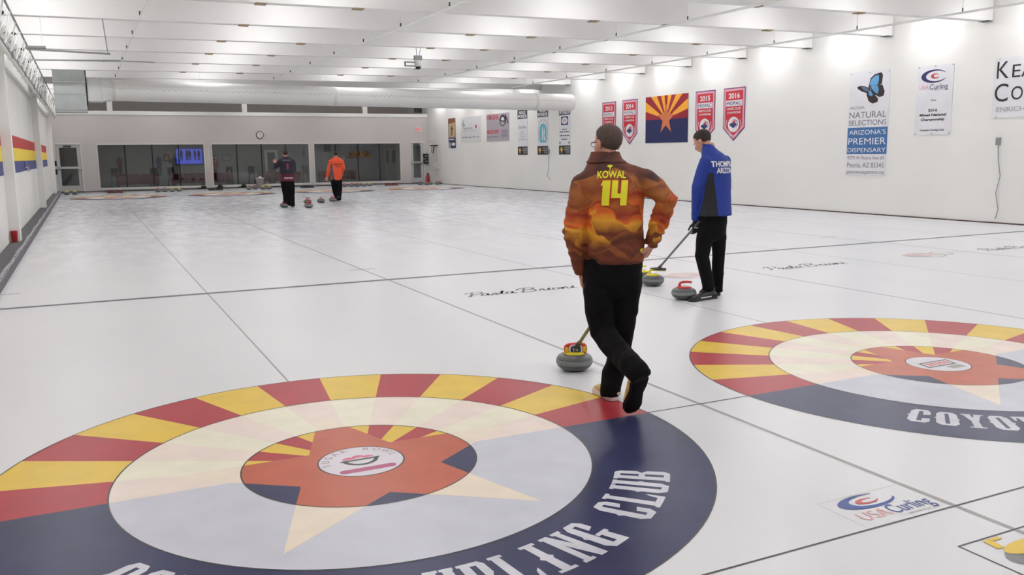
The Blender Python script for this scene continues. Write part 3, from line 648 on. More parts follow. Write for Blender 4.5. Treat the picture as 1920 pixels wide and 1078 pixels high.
# ------------------------------------------------------------------ things on and before the back wall
P = on_y(487, 253, YB); t = thing('wall_clock', 'round black rimmed clock above the middle window', 'clock', (P.x, YB, P.z))
RX = Matrix.Rotation(PI/2, 4, 'X')
def disc(mb, r, y0, y1, mi=0, n=32):
    A = [(r*math.cos(2*PI*i/n), r*math.sin(2*PI*i/n)) for i in range(n)]; return mb.prism(A, y0, y1, mi, RX)
disc(MB(), .195, 0, .05).obj('rim', black_m, t); disc(MB(), .165, .05, .055).obj('dial', frame_m, t)
mb = MB()
for k in range(12): mb.box(-.006, .13, .055, .006, .155, .058, 0, RX @ Matrix.Rotation(k*PI/6, 4, 'Z'))
mb.obj('hour_mark', black_m, t)
MB().box(-.008, -.02, .058, .008, .09, .062, 0, RX @ Matrix.Rotation(.0, 4, 'Z')).obj('hour_hand', black_m, t); MB().box(-.006, -.02, .062, .006, .13, .066, 0, RX @ Matrix.Rotation(-2.6, 4, 'Z')).obj('minute_hand', black_m, t)
P = on_y(784, 243, YB); t = thing('exit_sign', 'small white exit sign with red letters above the right door', 'sign', (P.x, YB, P.z))
MB().box(-.19, -.05, -.12, .19, 0, .12).obj('casing', mat('exit_face', rgb(235, 215, 212), .5), t)
text_obj('EXIT', Matrix.Translation((-.15, -.052, -.07)) @ RX, .3, .14, mat('exit_red', rgb(225, 60, 60), .5, emit=rgb(225, 50, 50), estr=.35), t, bold=.02)
P = on_y(488, 347, YB-.25); t = thing('bucket', 'white plastic bucket on the sill of the middle window', 'bucket', (6.93, YB-.2, .03))
b = MB().lathe([(.14,0),(.15,.01),(.205,.44),(.225,.45),(.225,.48),(.20,.48),(.19,.44),(.14,.03)], 24).obj('pail', frame_m, t, True)
MB().tube([(.22*math.cos(a), -.02-.1*abs(math.sin(a)), .44-.14*math.sin(a)) for a in [PI*i/10 for i in range(11)]], .006, 6).obj('handle', grey_m, t)
MB().ell((.02,0,.47), (.09,.07,.08)).obj('rag', frame_m, t, True)
bmx = MB().box(-.14,-.12,-.11,.14,.0,.11); 
for z, lb in ((1.52, 'upper black box beside the right door'), (1.22, 'lower black box beside the right door')):
    t = thing('equipment_box', lb, 'box', (XR-.16, YB, z)); MB().box(-.13,-.14,-.12,.13,0,.12).obj('casing', black_m, t); MB().box(-.08,-.15,-.03,.08,-.14,.03).obj('label_plate', grey_m, t)
# hose rack on the right wall by the corner
A = on_x(812, 273, XR); B = on_x(822, 273, XR); t = thing('hanging_rack', 'black bar with white cords hanging near the far right corner', 'rack', (XR, (A.y+B.y)/2, A.z)); hw = abs(A.y-B.y)/2
MB().box(-.2, -hw, -.03, 0, hw, .03).obj('bar', black_m, t)
for k in range(4):
    y = -hw*.8+k*hw*.35; MB().tube([(-.12,y,0),(-.14,y+.02,-.5),(-.12,y+.03,-.95-.05*k),(-.05,y-.25,-1.3),(-.04,y-.4,-1.0),(-.05,y-.3,0)], .022, 6).obj('cord', frame_m, t)
MB().tube([(-.15,hw*.5,-.05),(-.17,hw*.55,-.38),(-.17,0,-.4),(-.15,-.1,-.05)], .018, 6).obj('hook', black_m, t)
t = thing('fire_extinguisher', 'small red fire extinguisher in the far right corner', 'extinguisher', (XR-.13, YB-.22, .03))
MB().lathe([(.07,0),(.085,.02),(.085,.34),(.05,.42),(.025,.44),(.025,.48)], 18).obj('cylinder', red_m, t, True); MB().tube([(.02,0,.46),(.12,0,.42),(.14,0,.2)], .014, 6).obj('hose', red_m, t); MB().box(-.03,-.1,.47,.03,.03,.53).obj('valve', black_m, t)
P = on_y(784, 206, YB); t = thing('loft_vent', 'pair of small black vents under the duct end', 'vent', (P.x, YB+.1, P.z-.1))
MB().box(-.2,-.1,-.06,.02,.0,.2).obj('louvre', black_m, t); MB().box(.06,-.1,-.06,.22,.0,.2).obj('louvre', black_m, t); MB().tube([(.03,0,0),(.05,0,-.2)], .02).obj('stem', pipe_m, t)
# left corner: hanging strap and two dark boxes
t = thing('hanging_strap', 'dark looped strap hung on the left wall by the door', 'strap', (XL, 40.6, 1.9))
MB().tube([(.05,-.18,.2),(.06,-.24,0),(.06,-.15,-.3),(.06,.1,-.38),(.06,.22,-.1),(.05,.12,.2),(.05,-.18,.2)], .025, 6).obj('loop', black_m, t); MB().box(0,-.05,.18,.08,.05,.26).obj('peg', grey_m, t)
for z, lb in ((1.38, 'upper dark box on the left wall by the door'), (1.0, 'lower dark box on the left wall by the door')):
    t = thing('equipment_box', lb, 'box', (XL, 40.9, z)); MB().box(0,-.14,-.12,.2,.14,.12).obj('casing', black_m, t); MB().box(.2,-.06,-.04,.21,.06,.04).obj('label_plate', grey_m, t)
# small dark gear lying on the window ledge
for i, (px, py) in enumerate(((380, 350.5), (411, 349), (455, 346.5))):
    P = on_y(px, py, YB-.12); t = thing('slip_on_shoe', ('flat dark shoe on the ledge under the left window', 'dark shoe on the ledge left of the middle window', 'pair of black grippers on the ledge before the middle window')[i], 'shoe', (P.x, YB-.13, .17-.12))
    MB().box(-.2,-.07,0,.2,.07,.03).obj('sole', black_m, t); b = MB().ell((.05,0,.06), (.13,.065,.06 if i == 0 else .1)).obj('upper', black_m, t, True)
# hacks
for k in range(4):
    P = (W*k, ICE_Y1-.12)
    t = thing('hack', ('dark red rubber foothold on the leftmost sheet', 'black foothold on the second sheet from the left', 'black foothold behind the two far players', 'dark red rubber foothold before the right door')[k], 'foothold', (P[0], P[1], 0))
    m = mat('hack_red', rgb(90, 40, 42), .8, var=.1) if k in (0, 3) else black_m
    for s in (-1, 1): MB().add([(s*.18-.14,-.14,0),(s*.18+.14,-.14,0),(s*.18+.14,.12,0),(s*.18-.14,.12,0),(s*.18-.14,.02,.12),(s*.18+.14,.02,.12),(s*.18+.14,.12,.12),(s*.18-.14,.12,.12)], [(0,3,2,1),(4,5,6,7),(0,1,5,4),(1,2,6,5),(2,3,7,6),(3,0,4,7)]).obj('foot_block', m, t)
    MB().box(-.34,-.16,0,.34,.13,.015).obj('base_plate', m, t)

# ------------------------------------------------------------------ overhead: duct, pipes, rack, camera
t = thing('air_duct', 'long white fabric air duct hung across the far end', 'duct', (0, 24.8, 3.6))
def dz(x): return (x-.0)*-.008
seg = []
X0, X1 = -.25, 15.55; dr = .31
b = MB(); pr = [(X0, dr)]
P = [(X0+(X1-X0)*i/24, 0, dz(X0+(X1-X0)*i/24), dr) for i in range(25)]
P += [(X1+.04, 0, dz(X1), dr*.93), (X1+.07, 0, dz(X1), dr*.7), (X1+.08, 0, dz(X1), dr*.3)]
b.sweep(P, side=(0,1,0), n=40, cap=('flat','flat')); smooth_by_angle(b.obj('duct_sleeve', duct_m, t), 60)
for x in (X0+.02, 6.45, 14.0): 
    b = MB(); b.sweep([(x-.05,0,dz(x),dr+.008),(x+.05,0,dz(x),dr+.008)], side=(0,1,0), n=40, cap=('flat','flat')); smooth_by_angle(b.obj('duct_band', frame_m, t), 60)
b = MB(); k = 0; x = X0+.2
while x < X1-.2:
    s = 1 if k % 2 else -1; a = math.radians(200)+s*.045
    p = Vector((x, dr*1.004*math.cos(a), dz(x)+dr*1.004*-math.sin(a)*-1*-1)); 
    y = -dr*1.006*math.cos(.12+s*.05); z = dr*1.006*math.sin(.12+s*.05)
    b.box(x-.022, y-.003, dz(x)+z-.006, x+.022, y+.004, dz(x)+z+.006); x += .085; k += 1
b.obj('zip_seam', grey_m, t, kind='stuff')
for x in [X0+.6+k*1.9 for k in range(8)]: MB().tube([(x,0,dr),(x,0,1.2)], .006, 5).obj('hanger', pipe_m, t)
t = thing('duct_elbow', 'pale boxy metal elbow joining the plenum box to the duct', 'duct', (-.62, 24.8, 3.58))
em = mat('pale_duct_metal', rgb(220, 222, 220), .45, .1)
bevel(MB().box(-.33,-.34,-.33,.06,.34,.33).obj('elbow_box', em, t), .02, 2)
sq = [(.33,.33),(.33,-.33),(-.33,-.33),(-.33,.33)]; N_ = 32; mb = MB(); vs = []
for k in range(N_):
    a = 2*PI*k/N_; q = max(abs(math.cos(a)), abs(math.sin(a))); vs.append((.061, .33*math.cos(a)/q, .32*math.sin(a)/q))
for k in range(N_): a = 2*PI*k/N_; vs.append((.34, .30*math.cos(a), .30*math.sin(a)))
mb.add(vs, [(k, (k+1)%N_, (k+1)%N_+N_, k+N_) for k in range(N_)]); mb.obj('taper', em, t)
MB().box(.03,-.355,-.345,.06,.355,.345).obj('flange', frame_m, t)
t = thing('plenum_box', 'tall galvanised sheet metal duct box at the left', 'duct', (-1.4, 24.8, 2.94))
for x_ in (-.36, .36): MB().tube([(x_,0,1.4),(x_,0,2.5)], .012, 6).obj('hanger', pipe_m, t)
MB().box(-.42,-.4,0,.42,.45,1.45).obj('casing', steel_m, t)
for z in (.06, .5, .85, 1.2): MB().box(-.43,-.415,z,.43,.46,z+.018).obj('seam', chrome_m, t)
MB().box(-.44,-.42,1.22,.44,.47,1.46).obj('top_flange', frame_m, t)
MB().box(.42,-.38,.2,.45,.4,1.2).obj('gasket', black_m, t)
pn = ['leftmost sprinkler pipe under the beams', 'second sprinkler pipe from the left under the beams', 'third sprinkler pipe, crossing the middle of the roof', 'sprinkler pipe nearest the right wall']
for i, x in enumerate((-.13, 4.6, 9.6, 14.15)):
    z = zb(x)-.07; t = thing('sprinkler_pipe', pn[i], 'pipe', (x, 0, z))
    MB().tube([(0,-6,0),(0,24.0 if i != 3 else 27,0)], .022 if i else .010, 10).obj('pipe', pipe_m, t)
    for y in BY:
        if y > 3 and y < 27:
            MB().box(-.018,-.115,.03,.018,-.10,.2).box(-.035,-.12,.18,.035,-.10,.2).obj('clamp', black_m, t)
            MB().tube([(0,-.115,-.02),(0,-.115,.03)], .03, 8).obj('coupling', pipe_m, t)
            yy = y-1.0; MB().tube([(0,yy,.0),(0,yy,.75)], .007, 5).obj('hanger', pipe_m, t); MB().tube([(0,yy,.02),(0,yy,.09)], .014, 6).obj('sprinkler_head', dkgrey_m, t)
# pipe and cable rack along the left wall
t = thing('pipe_rack', 'cluttered rack of pipes and cables along the top of the left wall', 'rack', (-2.22, 0, 3.45))
MB().tube([(.125,-6,.55),(.125,41,.55)], .018, 8).obj('top_rail', grey_m, t)
MB().box(-.05,-6,-.05,.0,41,0).obj('bottom_rail', pipe_m, t); MB().tube([(.01,-6,.01),(.01,41,.01)], .012, 6).obj('edge_cable', grey_m, t); MB().box(-.28,-6,-.03,-.24,41,.01).obj('inner_rail', pipe_m, t)
MB().tube([(-.05,-6,.32),(-.05,41,.32)], .07, 12).obj('insulated_pipe', pipe_m, t); MB().tube([(-.04,-6,.2),(-.04,41,.2)], .02, 8).obj('conduit', pipe_m, t)
MB().tube([(-.2,-6,.5),(-.2,41,.5)], .03, 8).obj('conduit', pipe_m, t)
y = 6.0; k = 0
while y < 40:
    MB().tube([(0,y,0),(.125,y,.55)], .013, 6).obj('upright', pipe_m, t); MB().tube([(0,y,.0),(.125,y+1.25,.55)], .006, 5).obj('brace', pipe_m, t)
    if k % 2 == 0: MB().ell((.05,y+.6,.42), (.035,.05,.035)).obj('clamp', black_m, t, True)
    if k % 3 == 0: MB().box(-.05,y+.3,-.04,.03,y+.45,.08).obj('junction_box', grey_m, t)
    MB().box(-.10,y+.9,-.02,.0,y+.93,.0).obj('rung', pipe_m, t)
    MB().sweep([(-.05,y+.5,.32,.08),(-.05,y+.56,.32,.08)], n=12, cap=('flat','flat')).obj('pipe_band', grey_m, t)
    y += 1.3; k += 1
t = thing('hanging_rail', 'thin grey pipe rail hung on two rods near the left wall', 'rail', (0, 13.45, 0))
A = on_y(50, 92, 13.45); B = on_y(207, 101, 13.45); C = on_y(192, 38, 13.45); D = on_y(80, 88, 13.45)
MB().tube([(A.x,0,A.z),(B.x,0,B.z)], .018, 8).obj('rail', grey_m, t); MB().tube([(C.x,0,zb(C.x)),(B.x-.04,0,B.z)], .009, 6).obj('rod', grey_m, t); MB().tube([(D.x,0,zb(D.x)),(D.x,0,D.z)], .009, 6).obj('rod', pipe_m, t)
MB().tube([(A.x-.02,-.0,A.z+.03),(A.x+.3,0,A.z+.04)], .03, 8).obj('sleeve', grey_m, t)
t = thing('conduit', 'dark thin conduit crossing under a beam at the left', 'conduit', (0, 20.9, 0)); A = on_y(55, 112, 20.9); B = on_y(226, 114, 20.9); C = on_y(290, 117, 20.9)
MB().tube([(A.x,0,A.z),(B.x,0,B.z)], .02, 8).obj('tube', grey_m, t); MB().tube([(B.x,0,B.z),(C.x,0,C.z)], .012, 8).obj('tube', grey_m, t)
for x in (A.x+.5, B.x-.4): MB().tube([(x,0,A.z),(x,0,zb(x))], .01, 6).obj('strap', grey_m, t)
P = on_y(784, 125, 16.0); t = thing('dome_camera', 'white dome camera hung by cables from a beam', 'camera', (P.x, 16.0, P.z))
MB().lathe([(.06,.0),(.085,.0),(.09,.12),(.07,.15)], 20).obj('housing', frame_m, t, True); MB().ell((0,0,0), (.07,.07,.06)).obj('lens_dome', black_m, t, True)
MB().box(-.09,-.05,.15,.09,.05,.26).obj('junction_box', grey_m, t)
MB().tube([(-.03,0,.26),(-.04,0,zb(P.x)-P.z-.003)], .008, 6).obj('cable', grey_m, t); MB().tube([(.03,0,.26),(.07,0,.4),(.05,0,.5),(.0,0,zb(P.x)-P.z-.003)], .008, 6).obj('cable', grey_m, t)
MB().box(-.34,-.02,.0,-.08,.02,.02).box(-.34,-.02,.09,-.08,.02,.11).box(-.34,-.02,0,-.32,.02,.11).obj('bracket', dkgrey_m, t)
# bits on the left wall
t = thing('red_cup', 'red plastic cup at the foot of the nearest column', 'cup', (-2.44, 13.88, .10))
MB().lathe([(.042,0),(.045,.01),(.06,.2),(.064,.205),(.055,.2),(.04,.02)], 16).obj('cup', red_m, t, True); MB().lathe([(.062,.15),(.062,.16)], 16).obj('rim_band', red_stripe, t)
P = on_x(46, 314, XL); t = thing('wall_hook', 'small metal hook on the blue stripe of the left wall', 'hook', (XL, P.y, P.z))
MB().tube([(0,0,0),(.07,0,.0),(.09,.02,-.1)], .02, 6).obj('hook', chrome_m, t); MB().box(0,-.05,.0,.02,.05,.14).obj('plate', dkgrey_m, t)
# ------------------------------------------------------------------ banners on the right wall
MW = Matrix(((0,0,-1,0),(-1,0,0,0),(0,1,0,0),(0,0,0,1)))
vinyl = mat('white_vinyl', rgb(226, 224, 228), .45, var=.03, scale=3); ink = mat('black_ink', rgb(34, 34, 36), .5); grey_ink = mat('grey_ink', rgb(110, 110, 116), .5)
lt_ink = mat('light_grey_ink', rgb(160, 160, 164), .5); blue_ink = mat('steel_blue_ink', rgb(62, 108, 160), .45, var=.03); navy_ink = mat('navy_ink', rgb(44, 44, 100), .5); red_ink = mat('red_ink', rgb(196, 60, 70), .5)
pale_red_ink = mat('pale_red_ink', rgb(220, 150, 155), .5)
class Ban:
    def __init__(s, name, label, cat, ys, zs, m, shape=None, group=None, thick=.012):
        s.w = ys[0]-ys[1]; s.h = zs[1]-zs[0]; s.cy = (ys[0]+ys[1])/2; s.cz = (zs[0]+zs[1])/2
        shape = shape or [(0,0),(1,0),(1,1),(0,1)]
        s.root = MB().prism([s.P(x, y) for x, y in shape], .002, thick, 0, MW).obj(name, m)
        s.root.location = (XR, s.cy, s.cz); tag(s.root, label, cat, group); s.z = thick+.002
    def P(s, x, y): return ((x-.5)*s.w, (y-.5)*s.h)
    def text(s, t, x, y, w, h, m, shear=0, bold=0, anchor='c', nm='lettering'):
        a, b = s.P(x, y); text_obj(t, MW @ Matrix.Translation((a, b, s.z+.002)), w*s.w if w else None, h*s.h, m, s.root, nm, anchor, shear, bold)
    def poly(s, pts, m, nm='print', lift=0.0, label=None):
        o = MB().prism([s.P(*p) for p in pts], s.z-.002, s.z+lift, 0, MW).obj(nm, m, s.root)
        if label: o['label'] = label
        return o
    def dashes(s, x, y, w, h, n, m):
        mb = MB(); random.seed(int(x*100+y*1000)); pos = 0
        while pos < n:
            k = random.randint(2, 6)
            for i in range(pos, min(n, pos+k)):
                a = x-w/2+w*i/n; hh = h*random.uniform(.7, 1); mb.prism([s.P(a, y), s.P(a+w/n*.72, y), s.P(a+w/n*.72, y+hh), s.P(a, y+hh)], s.z-.002, s.z+.001, 0, MW)
            pos += k+1
        o = mb.obj('small_print', m, s.root); o['kind'] = 'stuff'
    def oval(s, x, y, rx, ry, m, nm='print', lift=0.0): return s.poly([(x+rx*math.cos(2*PI*i/28), y+ry*math.sin(2*PI*i/28)) for i in range(28)], m, nm, lift)
    def eyelets(s, pts=((.03,.985),(.97,.985),(.03,.015),(.97,.015),(.5,.985),(.5,.015))):
        mb = MB()
        for p in pts: a, b = s.P(*p); mb.prism([(a+.016*math.cos(i*PI/4), b+.016*math.sin(i*PI/4)) for i in range(8)], s.z-.002, s.z+.003, 0, MW)
        split_obj(mb.obj('eyelet', chrome_m, s.root))
# dispensary banner with butterfly
b = Ban('banner', 'tall white and blue banner with a butterfly', 'banner', (12.03, 10.8), (.96, 3.5), vinyl)
b.poly([(.0,.207),(1,.207),(1,.466),(0,.466)], blue_ink, 'blue_panel')
wing = mat('wing_blue', rgb(96, 158, 204), .4, var=.15, scale=6); wedge = mat('wing_edge', rgb(44, 34, 36), .5, var=.2); wing2 = mat('wing_slate', rgb(92, 104, 134), .4, var=.15)
def bfly(pts, m, lift, nm): b.poly([(x, .69+(y-.52)*.633) for x, y in pts], m, nm, lift)
bfly([(.49,.80),(.52,.90),(.62,.955),(.78,.975),(.82,.93),(.80,.80),(.72,.79)][::1], wedge, .001, 'wing')
bfly([(.50,.80),(.54,.885),(.64,.935),(.72,.94),(.73,.87),(.71,.80),(.60,.788)], wing, .002, 'wing_patch')
bfly([(.52,.795),(.72,.795),(.82,.79),(.88,.69),(.86,.625),(.76,.61),(.62,.66),(.54,.74)], wedge, .0015, 'wing')
bfly([(.54,.785),(.70,.79),(.74,.72),(.71,.66),(.62,.70),(.56,.75)], wing, .0025, 'wing_patch')
bfly([(.19,.785),(.26,.80),(.38,.79),(.49,.765),(.50,.70),(.44,.685),(.30,.72),(.22,.755)], wedge, .001, 'wing')
bfly([(.30,.785),(.40,.782),(.48,.76),(.48,.715),(.42,.71),(.34,.745)], wing2, .002, 'wing_patch')
bfly([(.48,.74),(.56,.72),(.64,.65),(.73,.59),(.72,.54),(.60,.52),(.50,.56),(.44,.66)], wedge, .0015, 'wing')
bfly([(.48,.73),(.54,.715),(.60,.655),(.58,.63),(.50,.65)], wing, .0025, 'wing_patch')
bfly([(.485,.80),(.515,.80),(.53,.72),(.50,.71)], wedge, .003, 'butterfly_body')
# rows measured on the wall: y fraction = height above the lower edge
b.text('ARIZONA', .22, .645-.0, .38, .026, grey_ink)
b.text('NATURAL', .49, .557, .92, .06, grey_ink)
b.text('SELECTIONS', .49, .487, .94, .05, grey_ink)
b.text("ARIZONA'S", .5, .398, .92, .045, vinyl); b.text('PREMIER', .5, .302, .94, .062, vinyl); b.text('DISPENSARY', .5, .226, .96, .043, vinyl)
b.text('9275 W Peoria Ave #3', .49, .155, .92, .034, grey_ink); b.text('Peoria, AZ 85345', .49, .078, .92, .048, grey_ink); b.text('AZNATURALSELECTIONS.COM', .49, .018, .96, .024, grey_ink)
b.eyelets()
# curling association banner
b = Ban('banner', 'white banner with a navy swoosh emblem, host of a championship', 'banner', (10.04, 9.1), (1.92, 3.47), vinyl)
def wsw(ban, cx, cy, ax, ay, m, w0, w1, a0, a1, nm):
    mb = MB(); a, c = ban.P(cx, cy); swoosh(mb, a, c, ax, ay, ban.z, 0, w0, w1, math.radians(a0), math.radians(a1), 0, MW); mb.obj(nm, m, ban.root)
wsw(b, .5, .845, .30, .13, navy_ink, .04, .42, 30, 335, 'swoosh'); wsw(b, .52, .845, .09, .045, red_ink, .2, .8, 40, 335, 'swoosh_core')
b.text('USA', .21, .665, .26, .055, pale_red_ink); b.text('Curling', .62, .655, .5, .075, navy_ink); b.text('dare to curl', .66, .635, .28, .014, grey_ink)
b.text('Host', .5, .49, .15, .022, ink, bold=.02); b.text('2016', .49, .335, .26, .04, ink, bold=.03); b.text('Mixed National', .5, .27, .74, .037, ink, bold=.03); b.text('Championship', .5, .205, .66, .036, ink, bold=.03); b.text('Coyotes Curling Club', .5, .055, .68, .026, ink, bold=.02)
b.eyelets()
# large banner cut by the frame
b = Ban('banner', 'wide white banner with large black serif letters, cut by the right edge', 'banner', (8.13, 4.6), (2.23, 3.47), vinyl)
b.text('K', .055, .66, .075, .28, ink); b.text('EA', .185, .66, .14, .21, ink); b.text('C', .055, .27, .085, .30, ink); b.text('ON', .19, .29, .145, .22, ink); b.text('ENRICHING Y', .19, .10, .32, .08, lt_ink)
b.eyelets()
# state flag
flag_red = mat('flag_crimson', rgb(150, 24, 46), .7, var=.04); flag_gold = mat('flag_gold', rgb(240, 168, 44), .7, var=.04); flag_blue = mat('flag_navy', rgb(28, 34, 84), .7, var=.05); copper = mat('flag_copper', rgb(206, 116, 70), .7, var=.04)
b = Ban('state_flag', 'square flag with gold rays, copper star and navy field', 'flag', (20.95, 18.6), (1.9, 3.45), flag_blue)
hw_, hh_ = b.w/2, b.h/2
def border(a):
    c, s_ = math.cos(a), math.sin(a); t_ = min(hw_/abs(c) if abs(c) > 1e-6 else 9, hh_/s_ if s_ > 1e-6 else 9); return (c*t_, s_*t_)
for k in range(13):
    a0, a1 = PI*k/13, PI*(k+1)/13; pts = [(0, 0), border(a0)]
    ca = math.atan2(hh_, hw_)
    for cc, pt in ((ca, (hw_, hh_)), (PI-ca, (-hw_, hh_))):
        if a0 < cc < a1: pts.append(pt)
    pts.append(border(a1)); MB().prism(pts, .012, .015, 0, MW).obj('ray', flag_red if k % 2 == 0 else flag_gold, b.root)
st = [(star_r(t, .52, .2)*math.cos(t)*.95, star_r(t, .52, .2)*math.sin(t)) for t in [PI/2+PI*i/5 for i in range(10)]]
MB().prism(st, .012, .019, 0, MW).obj('star', copper, b.root)
# pennants
pen_red = mat('pennant_red', rgb(198, 44, 54), .6, var=.04); pen_edge = mat('pennant_edge', rgb(130, 70, 110), .6); pen_in = mat('pennant_lilac', rgb(214, 160, 180), .6)
def pennant(yr, l2, ys, z0, z1, zt2, label):
    f = (z0-zt2)/(z1-zt2) if False else 0
    hs = (z0-zt2)
    ysh = .245
    sh = [(.5,0),(1,ysh),(1,1),(0,1),(0,ysh)]
    b = Ban('pennant', label, 'pennant', ys, (zt2, z1), pen_edge, sh, 'champion pennants beside the state flag')
    def inset(d): return [(.5, d*1.0), (1-d, ysh+d*.3), (1-d, 1-d*.6), (d, 1-d*.6), (d, ysh+d*.3)]
    b.poly(inset(.035), pen_in, 'border', .001); b.poly(inset(.10), pen_red, 'field', .002); b.z += .003
    b.text(yr, .5, .80, .52, .10, vinyl, bold=.03)
    b.poly([(.12,.655),(.88,.655),(.88,.765),(.12,.765)], vinyl, 'name_panel'); b.z += .003
    b.text('MOPAC', .5, .675, .68, .068, navy_ink); b.text(l2, .5, .585, .62, .045, vinyl, bold=.02); b.text('CHAMPIONS', .5, .515, .62, .04, vinyl, bold=.02)
    b.oval(.5, .31, .26, .145, vinyl, 'medallion'); b.z += .003
    b.poly([(.3,.3),(.5,.24),(.66,.30),(.6,.34),(.38,.34)], navy_ink, 'stone_emblem'); b.poly([(.44,.34),(.58,.34),(.6,.39),(.46,.38)], red_ink, 'handle_emblem')
    wsw(b, .5, .32, .17*b.w/.93, .14, navy_ink, .03, .16, -60, 100, 'emblem_arc')
    for s_ in (-1, 1): b.poly([(.5+s_*.30,.40),(.5+s_*.32,.40),(.5+s_*.38,.24),(.5+s_*.36,.24)], vinyl, 'side_rule'); b.poly([(.5+s_*.36,.215),(.5+s_*.34,.20),(.5+s_*.10,.10),(.5+s_*.12,.085)], vinyl, 'side_rule')
pennant('2013', 'MIXED CLUB', (23.76, 22.84), 2.28, 3.43, 1.88, 'red pennant reading 2013, partly behind the nearest man')
pennant('2014', "WOMEN'S CLUB", (22.4, 21.46), 2.28, 3.44, 1.88, 'red pennant reading 2014, left of the state flag')
pennant('2015', "MEN'S CLUB", (18.22, 17.27), 2.28, 3.46, 1.9, 'red pennant reading 2015 above the man in blue')
pennant('2016', 'MIXED CLUB', (16.87, 15.91), 2.28, 3.46, 1.9, 'red pennant reading 2016, rightmost pennant')
# sponsor banners
gold_ink = mat('gold_ink', rgb(214, 160, 70), .5); teal_ink = mat('teal_ink', rgb(96, 178, 192), .5, var=.12, scale=8)
def sponsor(ys, label):
    b = Ban('sponsor_banner', label, 'banner', ys, (1.54, 3.5), vinyl, None, 'narrow sponsor banners under the duct end')
    b.poly([(0,.80),(1,.80),(1,1),(0,1)], ink, 'black_header'); b.poly([(0,0),(1,0),(1,.185),(0,.185)], ink, 'black_footer'); b.z += .001
    b.text('PROUD', .5, .905, .66, .065, vinyl, bold=.03); b.text('SPONSOR', .5, .82, .92, .07, vinyl, bold=.03)
    b.poly([(.08,.10),(.22,.165),(.38,.10),(.30,.08),(.25,.03),(.20,.03),(.16,.08)], gold_ink, 'sun_emblem')
    b.text('COYOTES', .72, .125, .46, .032, vinyl); b.text('CURLING', .72, .08, .46, .032, vinyl); b.text('CLUB', .76, .035, .3, .032, vinyl)
    return b
b = sponsor((30.85, 29.9), 'narrow sponsor banner with a script signature, leftmost of three')
b.text('Pasta Brioni', .5, .585, .84, .065, grey_ink, shear=.4)
for k, wd in enumerate((.4, .55, .45, .5, .3, .85)): b.poly([(.5-wd/2,.52-.035*k),(.5+wd/2,.52-.035*k),(.5+wd/2,.512-.035*k),(.5-wd/2,.512-.035*k)], lt_ink, 'small_print')
b = sponsor((28.95, 28.0), 'narrow sponsor banner with a teal arch, middle of three')
arch = [(.2,.26),(.85,.26),(.85,.55)]+[(.525+.325*math.cos(PI*i/12), .55+.11*math.sin(PI*i/12)) for i in range(1, 12)]+[(.2,.55)]
b.poly(arch, teal_ink, 'teal_arch'); b.z += .001
b.poly([(.42,.3),(.5,.3),(.55,.45),(.52,.62),(.44,.55)], vinyl, 'figure_print'); b.poly([(.62,.3),(.78,.3),(.66,.4),(.72,.58),(.6,.5)], vinyl, 'figure_print')
for k in range(7): b.poly([(.06,.3+.045*k),(.13,.3+.045*k),(.13,.325+.045*k),(.06,.325+.045*k)], lt_ink, 'small_print'); b.poly([(.91,.3+.045*k),(.97,.3+.045*k),(.97,.325+.045*k),(.91,.325+.045*k)], lt_ink, 'small_print')
for k in range(7): a = PI*(k+.5)/7; b.poly([(.525+.42*math.cos(a)-.03,.60+.13*math.sin(a)),(.525+.42*math.cos(a)+.03,.60+.13*math.sin(a)),(.525+.42*math.cos(a)+.03,.62+.13*math.sin(a)),(.525+.42*math.cos(a)-.03,.62+.13*math.sin(a))], grey_ink, 'small_print')
b = sponsor((27.07, 26.14), 'narrow sponsor banner with a navy framed crest, rightmost of three')
b.poly([(.2,.60),(.8,.60),(.8,.77),(.2,.77)], navy_ink, 'crest_frame'); b.z += .001; b.oval(.5, .685, .26, .07, vinyl, 'crest'); b.z += .001; b.dashes(.5, .69, .3, .022, 8, red_ink); b.dashes(.5, .655, .3, .02, 8, red_ink)
b.dashes(.5, .50, .4, .022, 9, ink); b.dashes(.5, .45, .84, .024, 20, ink); b.dashes(.5, .375, .8, .024, 19, ink); b.dashes(.5, .30, .5, .022, 11, ink)
b.dashes(.1, .22, .1, .05, 2, ink); b.dashes(.9, .22, .1, .05, 2, ink)
# home repairs sign
b = Ban('banner', 'lilac grey home repairs sign with red lettering and a black emblem', 'banner', (34.2, 31.72), (2.18, 3.45), mat('lilac_vinyl', rgb(172, 164, 172), .5, var=.04))
b.text('HOME REPAIRS', .29, .79, .54, .17, red_ink, bold=.02); b.dashes(.29, .66, .52, .06, 10, lt_ink); b.text('480.620.5093', .29, .28, .54, .15, red_ink, bold=.02); b.dashes(.29, .15, .52, .045, 22, grey_ink)
for k in range(2): b.poly([(.04,.60-.06*k),(.56,.60-.06*k),(.56,.585-.06*k),(.04,.585-.06*k)], lt_ink, 'small_print')
for k in range(6): b.poly([(.66,.40-.05*k),(.94,.40-.05*k),(.94,.38-.05*k),(.66,.38-.05*k)], grey_ink, 'small_print')
b.oval(.73, .74, .135, .21, ink, 'emblem_ring'); b.z += .001; b.oval(.73, .70, .095, .13, mat('lilac_vinyl2', rgb(172, 164, 172), .5), 'emblem_core'); b.z += .001; b.oval(.73, .80, .06, .06, vinyl, 'emblem_highlight')
b.poly([(.63,.72),(.84,.66),(.84,.70),(.63,.76)], ink, 'emblem_band'); b.poly([(.80,.70),(.84,.95),(.87,.95),(.90,.85),(.98,.62),(.94,.62),(.88,.78),(.86,.62)], ink, 'emblem_letter')
